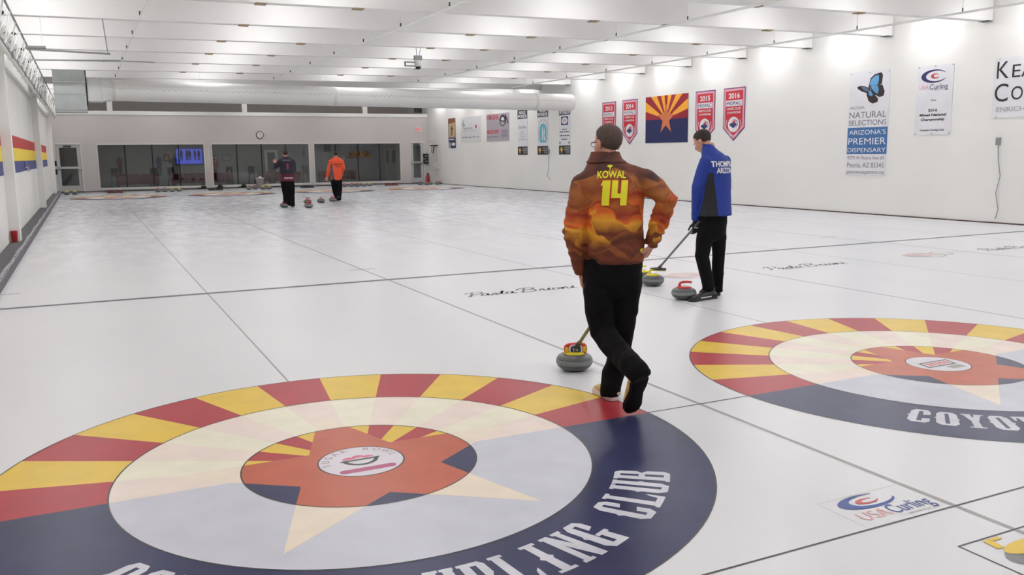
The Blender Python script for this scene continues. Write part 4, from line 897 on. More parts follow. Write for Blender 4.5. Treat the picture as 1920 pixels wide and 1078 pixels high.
# realty sheet
b = Ban('banner', 'faded white sheet with a small red diamond and a skyline', 'banner', (37.4, 34.92), (2.2, 3.45), mat('faded_vinyl', rgb(214, 214, 216), .5, var=.04))
b.text('RealtyCenter', .38, .50, .5, .10, grey_ink); b.poly([(.74,.58),(.78,.50),(.84,.58),(.78,.70)], red_ink, 'red_diamond'); b.poly([(.05,.42),(.8,.43),(.8,.445),(.05,.435)], lt_ink, 'rule')
b.poly([(.02,.62),(.08,.62),(.08,.8),(.13,.8),(.13,.9),(.17,.9),(.17,.72),(.22,.72),(.22,.62)][::-1], lt_ink, 'skyline'); b.dashes(.5, .17, .86, .045, 26, grey_ink)
# small far banner
b = Ban('banner', 'small narrow banner with a brown picture over a blue panel', 'banner', (39.1, 38.12), (1.92, 3.46), navy_ink)
b.poly([(.08,.36),(.97,.36),(.97,.98),(.08,.98)], mat('parchment', rgb(198, 172, 130), .6, var=.15, scale=3), 'picture'); b.z += .001; b.poly([(.0,.82),(1,.86),(1,1),(0,.98)], mat('brown_print', rgb(128, 84, 50), .6, var=.2), 'picture_top')
b.poly([(.4,.42),(.55,.42),(.6,.6),(.7,.66),(.55,.72),(.5,.8),(.42,.7),(.3,.64),(.44,.6)], mat('figure_brown', rgb(100, 78, 60), .6), 'figure_print'); b.dashes(.55, .27, .8, .05, 7, vinyl); b.oval(.68, .13, .26, .055, vinyl, 'oval_print'); b.poly([(.02,0),(.34,0),(.34,.2),(.02,.2)], lt_ink, 'print_panel')
# thermostat style boxes with dangling cords
for (pts, lb) in ((((1873, 266), (1874, 300), (1877, 330), (1869, 362), (1873, 392), (1868, 410)), 'grey wall box with a long cord hanging at the far right of the wall'), (((1030, 284), (1030, 300), (1030, 315), (1027, 330), (1033, 336), (1030, 338)), 'grey wall box with a looped cord beside the sponsor banners')):
    Q = [on_x(*p, XR) for p in pts]; t = thing('cord_box', lb, 'wall box', (XR, Q[0].y, Q[0].z))
    MB().box(-.05, -.045, -.07, 0, .045, .09).obj('casing', grey_m, t); MB().tube([(-.03-.01*(i % 2), q.y-Q[0].y, q.z-Q[0].z) for i, q in enumerate(Q)], .009, 6).obj('cord', grey_m, t)

# ------------------------------------------------------------------ curling stones
granite = mat('granite', rgb(78, 81, 82), .35, var=.16, scale=60, coat=.3); band_m = mat('granite_band', rgb(124, 128, 128), .6, var=.12, scale=80)
body_me = MB().lathe([(.055,.003),(.063,.0),(.080,.003),(.104,.014),(.122,.030),(.1315,.046),(.1345,.060),(.1345,.074),(.131,.090),(.121,.106),(.104,.118),(.084,.124),(.05,.126)], 48).mesh('granite_body', granite, True)
band_me = MB().lathe([(.130,.050),(.1345,.053),(.1362,.058),(.1365,.068),(.1362,.077),(.1345,.083),(.130,.086)], 48).mesh('striking_band', band_m, True)
STONES = {}
def handle_mesh(colm, nm):
    mb = MB().lathe([(.06,.120),(.080,.122),(.083,.128),(.076,.136),(.05,.140),(.01,.141)], 32)
    mb.sweep([(-.045,0,.134,.020,.017),(-.05,0,.154,.014,.015),(-.040,0,.176,.013,.014),(-.015,0,.186,.013,.014),(.03,0,.189,.014,.013),(.075,0,.186,.013,.012)], side=(0,1,0), n=12)
    return mb.mesh(nm, colm, True)
h_red = handle_mesh(mat('handle_red', rgb(190, 48, 44), .3, var=.05), 'red_handle'); h_yel = handle_mesh(mat('handle_yellow', rgb(232, 216, 40), .3, var=.05), 'yellow_handle')
def stone(x, y, rz, colr, label, group=None):
    t = thing('curling_stone', label, 'curling stone', (x, y, .004 if abs(x) < 1.9 or True else 0), rz, group)
    for nm, me in (('granite_body', body_me), ('striking_band', band_me), ('handle', h_red if colr == 'r' else h_yel)):
        o = bpy.data.objects.new(nm, me); COL.objects.link(o); o.parent = t
        if nm == 'handle': o['label'] = ('red' if colr == 'r' else 'yellow')+' handle and cap'
    return t
def st_at(px, py): P = on_z(px, py); d = Vector((P.x-CAM.x, P.y-CAM.y)).normalized()*.075; return P.x+d.x, P.y+d.y
VA = lambda px, py: -math.atan2(*(lambda P: (P.x-CAM.x, P.y-CAM.y))(on_z(px, py)))   # view azimuth at that spot
S1 = st_at(1077, 698); stone(*S1, VA(1077, 698)+.3, 'y', 'yellow handled curling stone under the red brush head')
S2 = st_at(1224, 537); stone(*S2, VA(1224, 537)+.2, 'y', 'yellow handled stone under the silver broom of the man in blue')
S3 = st_at(1204, 530); stone(*S3, .4, 'y', 'yellow handled stone mostly hidden behind the man in the orange and brown jacket')
S4 = st_at(1282, 563); stone(*S4, VA(1283, 565)+.1, 'r', "red handled stone at the tip of the blue jacketed man's shoe")
for (px, py, rz, lb) in ((579, 390, .3, 'red handled stone between the far players, nearest of its pair'), (577, 382, .2, 'red handled stone just behind the nearest one between the far players'), (602, 380.5, 2.2, 'red handled stone alone in the middle between the far players'), (624, 378, .6, "dark stone at the feet of the man in orange"), (533, 389, 1.0, 'grey stone at the left shoe of the man in the dark jacket')):
    stone(*st_at(px, py), rz-.5, 'r', lb)
yy = 39.85
for x, y, c, lb in ((-1.98, 39.4, 'y', 'yellow handled stone against the kerb in the far left corner'), (-1.66, 39.5, 'y', 'second yellow handled stone out from the far left corner'),
    (1.82, 39.6, 'r', 'leftmost red handled stone under the left window'), (2.12, 39.75, 'r', 'red handled stone beside the yellow ones under the left window'), (2.44, 39.55, 'y', 'yellow handled stone beside the red ones under the left window'), (2.76, 39.65, 'y', 'right yellow handled stone under the left window'),
    (5.95, 39.6, 'r', 'leftmost red stone of the row left of the dark jacketed man'), (6.28, 39.75, 'r', 'red handled stone left of the dark jacketed man at the back'), (6.62, 39.6, 'y', 'first yellow stone beside the dark jacketed man at the back'), (6.95, 39.75, 'y', 'second yellow stone beside the dark jacketed man at the back'),
    (10.75, 39.75, 'r', 'leftmost red stone under the right window'), (11.1, 39.65, 'r', 'second red stone under the right window'), (11.42, 39.75, 'r', 'third red stone under the right window'), (11.75, 39.6, 'y', 'left yellow stone under the right window'), (12.1, 39.75, 'y', 'right yellow stone under the right window'),
    (14.95, 40.0-.1, 'r', 'first red stone by the far right corner'), (15.2, 39.6, 'r', 'second red stone by the far right corner'), (15.48, 39.8, 'r', 'third red stone by the far right corner'), (15.75, 39.5, 'r', 'fourth red stone by the far right corner'), (16.0, 39.75, 'r', 'last red stone by the far right corner')):
    stone(x, y, random.uniform(-1, 1), c, lb)
# ------------------------------------------------------------------ people
def fuse(name, mb, mats, parent, voxel=.01, smooth=4, disp=None, matfn=None, attr=None, **kw):
    me = mb.mesh(name, mats); o = bpy.data.objects.new(name, me); COL.objects.link(o)
    r = o.modifiers.new('r', 'REMESH'); r.mode = 'VOXEL'; r.voxel_size = voxel; r.adaptivity = 0
    if smooth: s = o.modifiers.new('s', 'SMOOTH'); s.factor = .5; s.iterations = smooth
    dg = bpy.context.evaluated_depsgraph_get(); dg.update()
    nm = bpy.data.meshes.new_from_object(o.evaluated_get(dg)); o.modifiers.clear(); o.data = nm; nm.name = name
    bpy.data.meshes.remove(me); nm.materials.clear()
    for m in (mats if isinstance(mats, (list, tuple)) else [mats]): nm.materials.append(m)
    if disp:
        nm.update(); N = [v.normal.copy() for v in nm.vertices]
        for v, n_ in zip(nm.vertices, N): v.co += n_*disp(v.co, n_)
    for p in nm.polygons: p.use_smooth = True; p.material_index = matfn(p.center, p.normal) if matfn else 0
    if attr:
        at_ = nm.attributes.new('mask', 'FLOAT', 'POINT'); at_.data.foreach_set('value', [attr(v.co) for v in nm.vertices])
    nm.update(); o.parent = parent
    for k, v in kw.items(): o[k] = v
    return o
def two_tone(name, c1, c2, rough=.7, var=.06):
    m = mat(name, c1, rough, var=var); nt = m.node_tree; b = nt.nodes['Principled BSDF']; src = b.inputs['Base Color'].links[0].from_socket
    a = nt.nodes.new('ShaderNodeAttribute'); a.attribute_name = 'mask'; g = nt.nodes.new('ShaderNodeMath'); g.operation = 'GREATER_THAN'; g.inputs[1].default_value = 0; nt.links.new(a.outputs['Fac'], g.inputs[0])
    mx = nt.nodes.new('ShaderNodeMix'); mx.data_type = 'RGBA'; nt.links.new(g.outputs[0], mx.inputs['Factor']); nt.links.new(src, mx.inputs['A']); mx.inputs['B'].default_value = c2; nt.links.new(mx.outputs['Result'], b.inputs['Base Color']); return m
def folds(a=.004, sx=9, sz=26, seed=0, lo=0.0):
    def f(c, n): 
        q = Vector((c.x*sx+seed, c.y*sx, c.z*sz+2*noise.noise(Vector((c.x*5, c.y*5, c.z*5+seed)))))
        return a*noise.noise(q)+a*.6*noise.noise(Vector((c.x*sx*2.2, c.y*sx*2.2+seed, c.z*sz*.5)))
    return f
def V(*a): return Vector(a)
def head_mesh(mb, c, fwd, up, s=1.0):
    fwd = V(*fwd).normalized(); up = V(*up); up = (up-fwd*up.dot(fwd)).normalized(); rt = fwd.cross(up)
    ax = (rt, fwd, up); Pn = lambda x, y, z: V(*c)+(rt*x+fwd*y+up*z)*s
    E = lambda x, y, z, a, b, d: mb.ell(Pn(x, y, z), (a*s, b*s, d*s), ax, 20, 14)
    E(0,-.012,.035,.077,.096,.084); E(0,.03,-.03,.062,.066,.075); E(0,.045,-.075,.045,.045,.04); E(0,.068,-.098,.022,.02,.017)
    E(0,.082,.02,.048,.02,.014); E(.034,.058,-.028,.024,.026,.022); E(-.034,.058,-.028,.024,.026,.022)
    mb.sweep([(*Pn(0,.094,.012),.008*s),(*Pn(0,.108,-.012),.0105*s),(*Pn(0,.116,-.03),.014*s),(*Pn(0,.100,-.038),.014*s)], n=10)
    E(0,.098,-.058,.022,.010,.006); E(0,.096,-.068,.020,.010,.007)
    for q in (-1, 1): mb.ell(Pn(q*.079,-.008,-.008), (.010*s,.022*s,.034*s), (rt, (fwd*.9-up*.2).normalized(), up), 12, 8)
    return Pn, ax
def hand(mb, w, d, palm, tdir, curl=.5, s=1.0, thumb=.6, splay=.1):
    w = V(*w); d = V(*d).normalized(); palm = V(*palm); palm = (palm-d*palm.dot(d)).normalized(); side = d.cross(palm)
    if side.dot(V(*tdir)) < 0: side = -side
    k = w+d*.085*s
    mb.sweep([(*(w-d*.03*s), .026*s, .021*s), (*(w+d*.015*s), .030*s, .018*s), (*(w+d*.05*s), .040*s, .016*s), (*k, .040*s, .013*s)], side=side, n=14)
    for i, L in enumerate((.072, .082, .076, .06)):
        off = (.030-.0205*i)*s; p = k+side*off-d*.012*s; dirn = (d+side*(splay*(1.5-i)*.3)).normalized(); path = [(*p, .0095*s)]; a = curl*.5
        for f in (.48, .3, .22):
            v = dirn*math.cos(a)+palm*math.sin(a); p = p+v*L*s*(f+.06); path.append((*p, (.0092, .0085, .0072)[(.48, .3, .22).index(f)]*s)); a += curl
        mb.sweep(path, n=10, side=side)
    p = w+d*.02*s+side*.026*s; v1 = (side*.75+d*.6+palm*.3).normalized(); v2 = (d*.85+palm*thumb+side*.2).normalized()
    q = p+v1*.036*s; r_ = q+v2*.03*s; mb.sweep([(*p,.013*s),(*q,.0115*s),(*r_,.010*s),(*(r_+v2*.022*s),.008*s)], n=10, side=palm)
def shoe(name, heel, toe, parent, upper, solem, wd=.05, up=(0,0,1), h=.085, label=None, stripe=None, soleh=.028):
    heel = V(*heel); toe = V(*toe); d = (toe-heel); L = d.length; d.normalize(); up = V(*up); up = (up-d*up.dot(d)).normalized(); sd = d.cross(up)
    M = Matrix((sd, d, up)).transposed().to_4x4(); M.translation = heel
    out = [(.0,.0),(.6,.03),(.85,.12),(.86,.3),(.72,.48),(.86,.66),(1.0,.8),(.86,.93),(.5,1.0),(.0,1.015)]
    O = [(x*wd, y*L) for x, y in out]+[(-x*wd, y*L) for x, y in out[1:-1][::-1]]
    g = thing if False else None
    mb = MB().prism(O, 0, soleh, 0, M); so = mb.obj('sole', solem, parent); bevel(so, .004, 2); smooth_by_angle(so, 40)
    mb = MB()
    def sec(y, z, rx, rz): return (*(M @ V(0, y*L, z)), rx, rz)
    mb.sweep([sec(.10,.05,.80*wd,.032), sec(.25,.055,.80*wd,.045), sec(.42,.052,.80*wd,.042), sec(.6,.045,.88*wd,.034), sec(.78,.038,.92*wd,.026), sec(.90,.034,.78*wd,.020)], side=sd, n=20)
    mb.sweep([(*(M @ V(0,.20*L,.05)), .037, .046), (*(M @ V(0,.19*L,h+.03)), .036, .044)], side=sd, n=18)
    u = fuse('shoe', mb, upper, parent, .006, 3)
    u['label'] = label or 'shoe'; so.parent = u
    la = MB()
    for k in range(4): y = (.40+.07*k)*L; z = .094-.009*k; la.tube([M @ V(-.022, y, z-.008), M @ V(0, y+.004, z), M @ V(.022, y, z-.008)], .003, 6)
    la.obj('laces', black_m if upper is not black_m else dkgrey_m, u, kind='stuff')
    if stripe:
        mb = MB()
        for s_ in (-1, 1): mb.prism([(s_*wd*.86, .3*L), (s_*wd*.90, .3*L), (s_*wd*.98, .7*L), (s_*wd*.92, .7*L)], .03, .042, 0, M)
        split_obj(mb.obj('shoe_stripe', stripe, u))
def drape(s, target, M, width, height, m, parent, name='lettering', bold=0, shear=0, d=(0,1,0), off=.003, bend=0.0, subdiv=2, label=None, polys=None, res=4):
    # M places flat text in front of the surface; every vertex is pressed onto the cloth along d
    bm0 = bmesh.new(); bm0.from_mesh(target.data); tree = BVHTree.FromBMesh(bm0); bm0.free(); d = V(*d).normalized()
    if polys: VV = []; FF = []; [(FF.append(tuple(range(len(VV), len(VV)+len(p)))), VV.extend([V(x, y, 0) for x, y in p])) for p in polys]; x0, x1, y0, y1 = 0, 1, 0, 1
    else:
        VV, FF = text_data(s, shear, bold, res); x0 = min(v.x for v in VV); x1 = max(v.x for v in VV); y0 = max(0 if not s.islower() else -.3, min(v.y for v in VV)); y1 = max(v.y for v in VV)
    bm = bmesh.new(); vs = []
    for v in VV:
        x = ((v.x-x0)/(x1-x0)-.5); y = (v.y-y0)/(y1-y0)*height; vs.append(bm.verts.new((x*width, y-bend*(x*2)**2, 0)))
    for f in FF:
        try: bm.faces.new([vs[i] for i in f])
        except ValueError: pass
    bmesh.ops.triangulate(bm, faces=bm.faces)
    for _ in range(subdiv):
        ed = [e for e in bm.edges if e.calc_length() > .012]
        if ed: bmesh.ops.subdivide_edges(bm, edges=ed, cuts=1)
        bmesh.ops.triangulate(bm, faces=[f for f in bm.faces if len(f.verts) > 3])
    kill = []
    for v in bm.verts:
        p = M @ v.co; h = tree.ray_cast(p-d*.6, d)
        if h[0] is None: kill.append(v)
        else: v.co = h[0]-d*off
    if kill: bmesh.ops.delete(bm, geom=kill, context='VERTS')
    bmesh.ops.recalc_face_normals(bm, faces=bm.faces)
    me = bpy.data.meshes.new(name); bm.to_mesh(me); bm.free(); me.materials.append(m)
    o = bpy.data.objects.new(name, me); COL.objects.link(o); o.parent = parent
    if label: o['label'] = label
    return o
def hair_cap(name, Pn, ax, s, m, parent, k=1.06, front=.02, low=-.075, thick=.0, seed=1.0, top=None):
    mb = MB(); mb.ell((0,0,0), (.080*k*s,.099*k*s,.088*k*s), None, 40, 30); me = mb.mesh(name, m, True); bm = bmesh.new(); bm.from_mesh(me)
    kill = []
    for v in bm.verts:
        x, y, z = v.co; ry, rz = y/s, z/s
        hl = front+.05*min(1, max(0, (rz+.02)/.08))          # hairline moves forward towards the top
        if ry > hl and rz < .062: kill.append(v)
        elif rz < low+max(0, ry+.03)*.9: kill.append(v)
    bmesh.ops.delete(bm, geom=kill, context='VERTS')
    for v in bm.verts: 
        n_ = noise.noise(v.co*60+V(seed,0,0)); v.co *= 1+.02*n_
        v.co = Pn(v.co.x/s, (v.co.y-.012*s)/s, (v.co.z+.033*s)/s)
    ext = bmesh.ops.extrude_face_region(bm, geom=bm.faces[:])
    c = Pn(0,-.012,.033)
    for g in ext['geom']:
        if isinstance(g, bmesh.types.BMVert): g.co = c+(g.co-c)*.90
    bmesh.ops.recalc_face_normals(bm, faces=bm.faces)
    bm.to_mesh(me); bm.free()
    for p in me.polygons: p.use_smooth = True
    o = bpy.data.objects.new(name, me); COL.objects.link(o); o.parent = parent; return o
def eyes(Pn, ax, s, parent):
    for q in (-1, 1):
        MB().ell(Pn(q*.030,.079,.004), (.0125*s,)*3, ax, 12, 8).obj('eye', eye_m, parent, True); MB().ell(Pn(q*.030,.0895,.004), (.006*s,.003*s,.006*s), ax, 10, 6).obj('iris', mat('iris', rgb(60,45,35), .2), parent, True)
def frame_at(loc):
    d = V(loc[0]-CAM.x, loc[1]-CAM.y); return -math.atan2(d.x, d.y)
class Loc:      # a person's own frame: x to the right as seen, y away, z up
    def __init__(s, loc): s.o = V(loc[0], loc[1], 0); s.rz = frame_at(loc); s.h = V(math.cos(s.rz), math.sin(s.rz), 0); s.v = V(-math.sin(s.rz), math.cos(s.rz), 0)
    def p(s, px, py, dy=0.0):   # the sight line's point at depth dy from the figure's plane
        d = ray(px, py); t = ((s.o+s.v*dy-CAM).dot(s.v))/d.dot(s.v); q = CAM+d*t-s.o; return (q.dot(s.h), dy, q.z)
    def w(s, x, y, z=0): q = V(x, y, z)-s.o; return (q.dot(s.h), q.dot(s.v), z)
    def world(s, p): return s.o+s.h*p[0]+s.v*p[1]+V(0,0,p[2])

# ---- 1: man in the orange and brown canyon patterned jacket
def canyon_material():
    m = bpy.data.materials.new('canyon_print_cloth'); m.use_nodes = True; nt = m.node_tree; b = nt.nodes['Principled BSDF']; b.inputs['Roughness'].default_value = .7
    N = nt.nodes.new; L = nt.links.new; tc = N('ShaderNodeTexCoord'); sx = N('ShaderNodeSeparateXYZ'); L(tc.outputs['Object'], sx.inputs[0])
    mp = N('ShaderNodeMapping'); mp.inputs['Scale'].default_value = (6.5, 6.5, 8); L(tc.outputs['Object'], mp.inputs[0])
    vo = N('ShaderNodeTexVoronoi'); vo.inputs['Scale'].default_value = 1.0; vo.feature = 'SMOOTH_F1'; vo.inputs['Smoothness'].default_value = .25
    n1 = N('ShaderNodeTexNoise'); n1.inputs['Scale'].default_value = 6; n1.inputs['Detail'].default_value = 4
    L(tc.outputs['Object'], n1.inputs['Vector'])
    wr = N('ShaderNodeMix'); wr.data_type = 'RGBA'; wr.blend_type = 'ADD'; wr.inputs['Factor'].default_value = .9; L(mp.outputs[0], wr.inputs['A']); L(n1.outputs['Color'], wr.inputs['B']); L(wr.outputs['Result'], vo.inputs['Vector'])
    sc = N('ShaderNodeSeparateColor'); L(vo.outputs['Color'], sc.inputs[0])
    mr = N('ShaderNodeMapRange'); mr.inputs['From Min'].default_value = .86; mr.inputs['From Max'].default_value = 1.56; L(sx.outputs[2], mr.inputs[0])
    a1 = N('ShaderNodeMath'); a1.operation = 'MULTIPLY_ADD'; a1.inputs[1].default_value = .34; L(sc.outputs[0], a1.inputs[0]); L(mr.outputs[0], a1.inputs[2])
    a2 = N('ShaderNodeMath'); a2.operation = 'MULTIPLY_ADD'; a2.inputs[1].default_value = .16; L(n1.outputs[0], a2.inputs[0]); L(a1.outputs[0], a2.inputs[2])
    a3 = N('ShaderNodeMath'); a3.operation = 'SUBTRACT'; a3.inputs[1].default_value = .24; L(a2.outputs[0], a3.inputs[0])
    r = N('ShaderNodeValToRGB'); L(a3.outputs[0], r.inputs[0]); e = r.color_ramp.elements
    stops = [(0, (58,28,18)), (.07, (128,56,26)), (.15, (96,44,22)), (.21, (158,84,32)), (.29, (112,46,24)), (.34, (196,128,38)), (.40, (244,176,50)), (.45, (236,100,30)), (.52, (220,110,36)), (.58, (164,48,26)), (.66, (190,106,36)), (.74, (150,74,30)), (.84, (176,104,42)), (.92, (110,54,30)), (1, (80,40,26))]
    e[0].position = 0; e[0].color = rgb(*stops[0][1]); e[1].position = 1; e[1].color = rgb(*stops[-1][1])
    for p, c in stops[1:-1]: q = e.new(p); q.color = rgb(*c, .82)
    a = N('ShaderNodeAttribute'); a.attribute_name = 'mask'; g = N('ShaderNodeMath'); g.operation = 'GREATER_THAN'; g.inputs[1].default_value = 0; L(a.outputs['Fac'], g.inputs[0])
    rk = N('ShaderNodeValToRGB'); rk.color_ramp.elements[0].position = .35; rk.color_ramp.elements[0].color = rgb(52, 26, 22); rk.color_ramp.elements[1].position = .65; rk.color_ramp.elements[1].color = rgb(112, 52, 32); L(n1.outputs[0], rk.inputs[0])
    mx = N('ShaderNodeMix'); mx.data_type = 'RGBA'; L(g.outputs[0], mx.inputs['Factor']); L(r.outputs[0], mx.inputs['A']); L(rk.outputs[0], mx.inputs['B']); L(mx.outputs['Result'], b.inputs['Base Color']); return m
canyon = canyon_material(); canyon_dark = mat('canyon_dark_yoke', rgb(84, 40, 28), .75, var=.3, scale=9)
def person_kowal():
    o0 = on_z(1150, 752); L = Loc((o0.x, o0.y)); t = thing('person', 'man seen from behind in orange and brown canyon print jacket, hand on hip', 'person', (o0.x, o0.y, 0), L.rz)
    P = L.p
    def sec(px0, px1, py, ry, dy=0.0): a = P(px0, py, dy); b = P(px1, py, dy); return ((a[0]+b[0])/2, dy, (a[2]+b[2])/2, abs(b[0]-a[0])/2, ry)
    lsh, rsh = P(1092, 345, 0), P(1208, 336, 0)
    lel, rel = P(1075, 432, -.03), P(1250, 374, -.09)
    lwr, rwr = P(1088, 503, .02), P(1224, 452, -.02)
    # jacket
    j = MB()
    j.sweep([sec(1099,1207,489,.125), sec(1098,1207,470,.13), sec(1098,1206,440,.128), sec(1097,1206,405,.13), sec(1090,1208,372,.13), sec(1082,1213,350,.125), sec(1080,1215,336,.112), sec(1092,1203,322,.098,.01), sec(1099,1185,310,.090,.015), sec(1102,1172,302,.080,.02)], n=36, cap=('flat','flat'), tz=True)
    j.sweep([(*P(1136,316,.01),.072), (*P(1172,324),.062), (*rsh,.066)], n=18); j.sweep([(*P(1136,318,.01),.072), (*P(1112,328),.062), (*lsh,.064)], n=18)
    j.sweep([(*lsh,.070,.068), (*V(*lsh).lerp(V(*lel),.25),.072,.07), (*V(*lsh).lerp(V(*lel),.6),.070,.066), (*lel,.068,.066), (*V(*lel).lerp(V(*lwr),.5),.060,.058), (*lwr,.045,.045), (*P(1090,511,.03),.043,.043)], n=20, cap=('round','flat'))
    j.sweep([(*rsh,.070,.070), (*V(*rsh).lerp(V(*rel),.45),.074,.072), (*rel,.068,.068), (*V(*rel).lerp(V(*rwr),.5),.062,.06), (*rwr,.046,.044), (*P(1221,459,-.01),.042,.042)], n=20, cap=('round','flat'))
    ft = folds(.006, 6, 12)
    def disp(c, n):
        d = ft(c, n)
        if c.x < -.16 or c.x > .21: d += .006*math.sin(c.z*95+6*noise.noise(c*14)+c.x*30)*max(0, 1-abs(c.z-1.08)/.3)   # elbow creases
        if abs(c.x-.02) < .19 and .93 < c.z < 1.06: d += .004*math.sin(c.z*60+5*noise.noise(c*9))
        return d
    yoke = lambda c: min(c.z-(1.505-.34*abs(c.x)+.012*noise.noise(c*14)), .27-abs(c.x))
    jk = fuse('jacket', j, canyon, t, .0075, 4, disp, None, yoke, label='orange and brown canyon print jacket')
    # collar
    hc = P(1139, 269, .03); head_c = V(*hc); HS = .98
    c = MB(); c.sweep([sec(1098,1177,305,.088,.015), sec(1102,1168,299,.082,.02), sec(1106,1164,291,.074,.025), sec(1108,1161,284,.068,.03)], n=30, cap=('flat','flat'), tz=True)
    fuse('collar', c, canyon, t, .006, 3, folds(.003, 12, 20, 4), None, lambda c: 1.0, label='brown stand-up collar')
    j = MB(); j.sweep([sec(1099.5,1206,493,.124), sec(1098.5,1207.5,484,.13)], n=36, cap=('flat','flat'), tz=True); fuse('waistband', j, mat('rust_hem', rgb(96, 42, 24), .75, var=.3, scale=14), t, .008, 2, folds(.003, 14, 14, 2))
    # trousers
    tr = MB()
    rh, lh = P(1177, 500, 0), P(1123, 500, 0)
    rk, lk = P(1168, 622, .05), P(1128, 620, -.02)
    heelL = L.w(*on_z(1155, 753)[:2]); toeL = L.w(*on_z(1119, 731)[:2])
    rA = (heelL[0]-.015, heelL[1]+.06, .10)
    toeT = L.w(*on_z(1182, 778)[:2]); lA = P(1178, 688, toeT[1]-.10)
    tr.sweep([sec(1094,1205,486,.12), sec(1093,1205,505,.125), sec(1092,1203,530,.12)], n=30, cap=('flat','round'), tz=True)
    tr.sweep([(*rh,.092,.11), (*P(1175,545,.01),.096,.10), (*V(*P(1171,580,.03)),.086,.09), (*rk,.072,.078), (*P(1162,665,.08),.070,.076), (*P(1150,700,.08),.074,.08), (*P(1144,725,rA[1]),.068,.08), (*P(1144,742,rA[1]-.005),.062,.078)], n=24, cap=('round','flat'))
    yA = toeT[1]-.10
    LG = [(*lh,.092,.11), (*P(1122,545,-.02),.098,.10), (*P(1123,585,-.03),.088,.09), (*P(1130,622,-.03),.080,.084), (*P(1148,646,-.12),.078,.080), (*P(1168,668,-.22),.076,.076), (*P(1186,686,yA+.02),.074,.072), (*P(1197,698,yA-.03),.072,.072), (*P(1204,708,yA-.05),.066,.068)]
    tr.sweep(LG, n=24, cap=('round','flat'))
    fuse('trousers', tr, trou_m, t, .009, 4, folds(.007, 8, 14, 3), label='loose black trousers')
    # shoes: planted foot golden with a white sole; trailing foot up on its toe
    shoe('shoe', (heelL[0], heelL[1], .003), (toeL[0]-.0, toeL[1]-.04, .003), t, mat('gold_shoe', rgb(196, 170, 110), .4, .2, var=.25, scale=40), mat('white_rubber', rgb(232, 222, 226), .6), .052, h=.03, label='gold and white shoe', soleh=.04)
    hl = P(1206, 703, toeT[1]-.13); shoe('shoe', hl, (toeT[0]+.005, toeT[1]+.005, .012), t, mat('gold_shoe', rgb(196, 170, 110), .4), mat('black_sole', rgb(16, 15, 18), .8, var=.2, spec=.2), .060, up=(-.42, .75, .3), h=.06, label='golden shoe under a black slip-on gripper', soleh=.034)
    # body
    b = MB(); Pn, ax = head_mesh(b, head_c, (-.62, .75, -.08), (.03, .0, 1), HS)
    b.sweep([(*P(1139,305,.02),.072,.062), (*P(1138,294,.02),.058,.058), (head_c.x, .02, head_c.z-.05,.054,.058)], n=20, tz=True)
    b.sweep([sec(1108,1198,500,.09), sec(1108,1196,440,.09), sec(1104,1200,380,.095), sec(1098,1205,345,.08), sec(1120,1175,315,.06)], n=24)
    for a, e, w_ in ((lsh, lel, lwr), (rsh, rel, rwr)): b.sweep([(*a,.05), (*e,.042), (*V(*e).lerp(V(*w_),.5),.036), (*w_,.028)], n=14)
    b.sweep([(*rh,.06), (*P(1171,580,.03),.055), (*rk,.045), (*P(1163,660,.07),.036), (*P(1158,682,.08),.028)], n=14); b.sweep([(*q_[:3], q_[3]*.55) for q_ in LG[:-2]], n=14)
    hand(b, P(1222, 459, -.02), (-.35, .25, -.75), (-.6, .3, .2), (-.2, -.9, 0), .75, 1.0)
    hand(b, P(1090, 512, .035), (.06, .25, -.9), (.9, .1, 0), (0, 1, 0), .35, .95)
    fuse('body', b, skin_m, t, .0055, 3, label='skin of head and hands')
    hair_cap('hair', Pn, ax, HS, hair_b, t, 1.03, .012, -.08)
    eyes(Pn, ax, HS, t)
    g = MB()
    for q in (-1, 1):
        A = [Pn(q*.031+.021*math.cos(a), .104, .003+.015*math.sin(a)) for a in [2*PI*i/16 for i in range(17)]]; g.tube(A, .0018, 5); g.tube([Pn(q*.052,.103,.006), Pn(q*.078,.07,.008), Pn(q*.084,-.005,.004)], .002, 5)
    g.tube([Pn(-.010,.105,.004), Pn(0,.108,.008), Pn(.010,.105,.004)], .0018, 5); g.obj('glasses', black_m, t, label='thin dark spectacles')
    # lettering on the back
    yl = mat('print_yellow', rgb(232, 226, 40), .6); rd = mat('print_red_outline', rgb(200, 52, 22), .6)
    def at(px, py): p = P(px, py, 0); return Matrix.Translation((p[0], 0, p[2])) @ Matrix.Rotation(PI/2, 4, 'X')
    # numerals as slanted blocks: 1 and 4 sharing a slab
    sk = lambda pts: [(x+.06*y-.03, y) for x, y in pts]
    one = [sk([(.0,.78),(.08,1),(.36,1),(.36,.0),(.08,.0),(.08,.80)])]
    four = [sk([(.46,.34),(.46,1),(.66,1),(.66,.52),(.46,.52)][0:0] or [(.42,.38),(.42,1),(.64,1),(.64,.38)]), sk([(.42,.30),(.98,.30),(.98,.48),(.42,.48)]), sk([(.76,.0),(1.0,.0),(1.0,1),(.76,1)])]
    gp = lambda P_, g_: [[((x-.5)*(1+g_)+.5+.0, (y-.5)*(1+g_*.7)+.5) for x, y in q] for q in P_]
    M = at(1150.5, 383)
    oA = P(1126, 383)[0]; oB = P(1176, 383)[0]; wN = oB-oA; hN = P(1150, 337)[2]-P(1150, 383)[2]
    grow = lambda q: (lambda cx, cy: [(cx+(x-cx)*1+(.035 if x > cx else -.035), cy+(y-cy)*1+(.03 if y > cy else -.03)) for x, y in q])(sum(x for x, y in q)/len(q), sum(y for x, y in q)/len(q))
    drape('', jk, M, wN, hN, rd, t, 'number_outline', off=.004, subdiv=3, polys=[grow(q) for q in one+four], label='red outline of the jersey number')
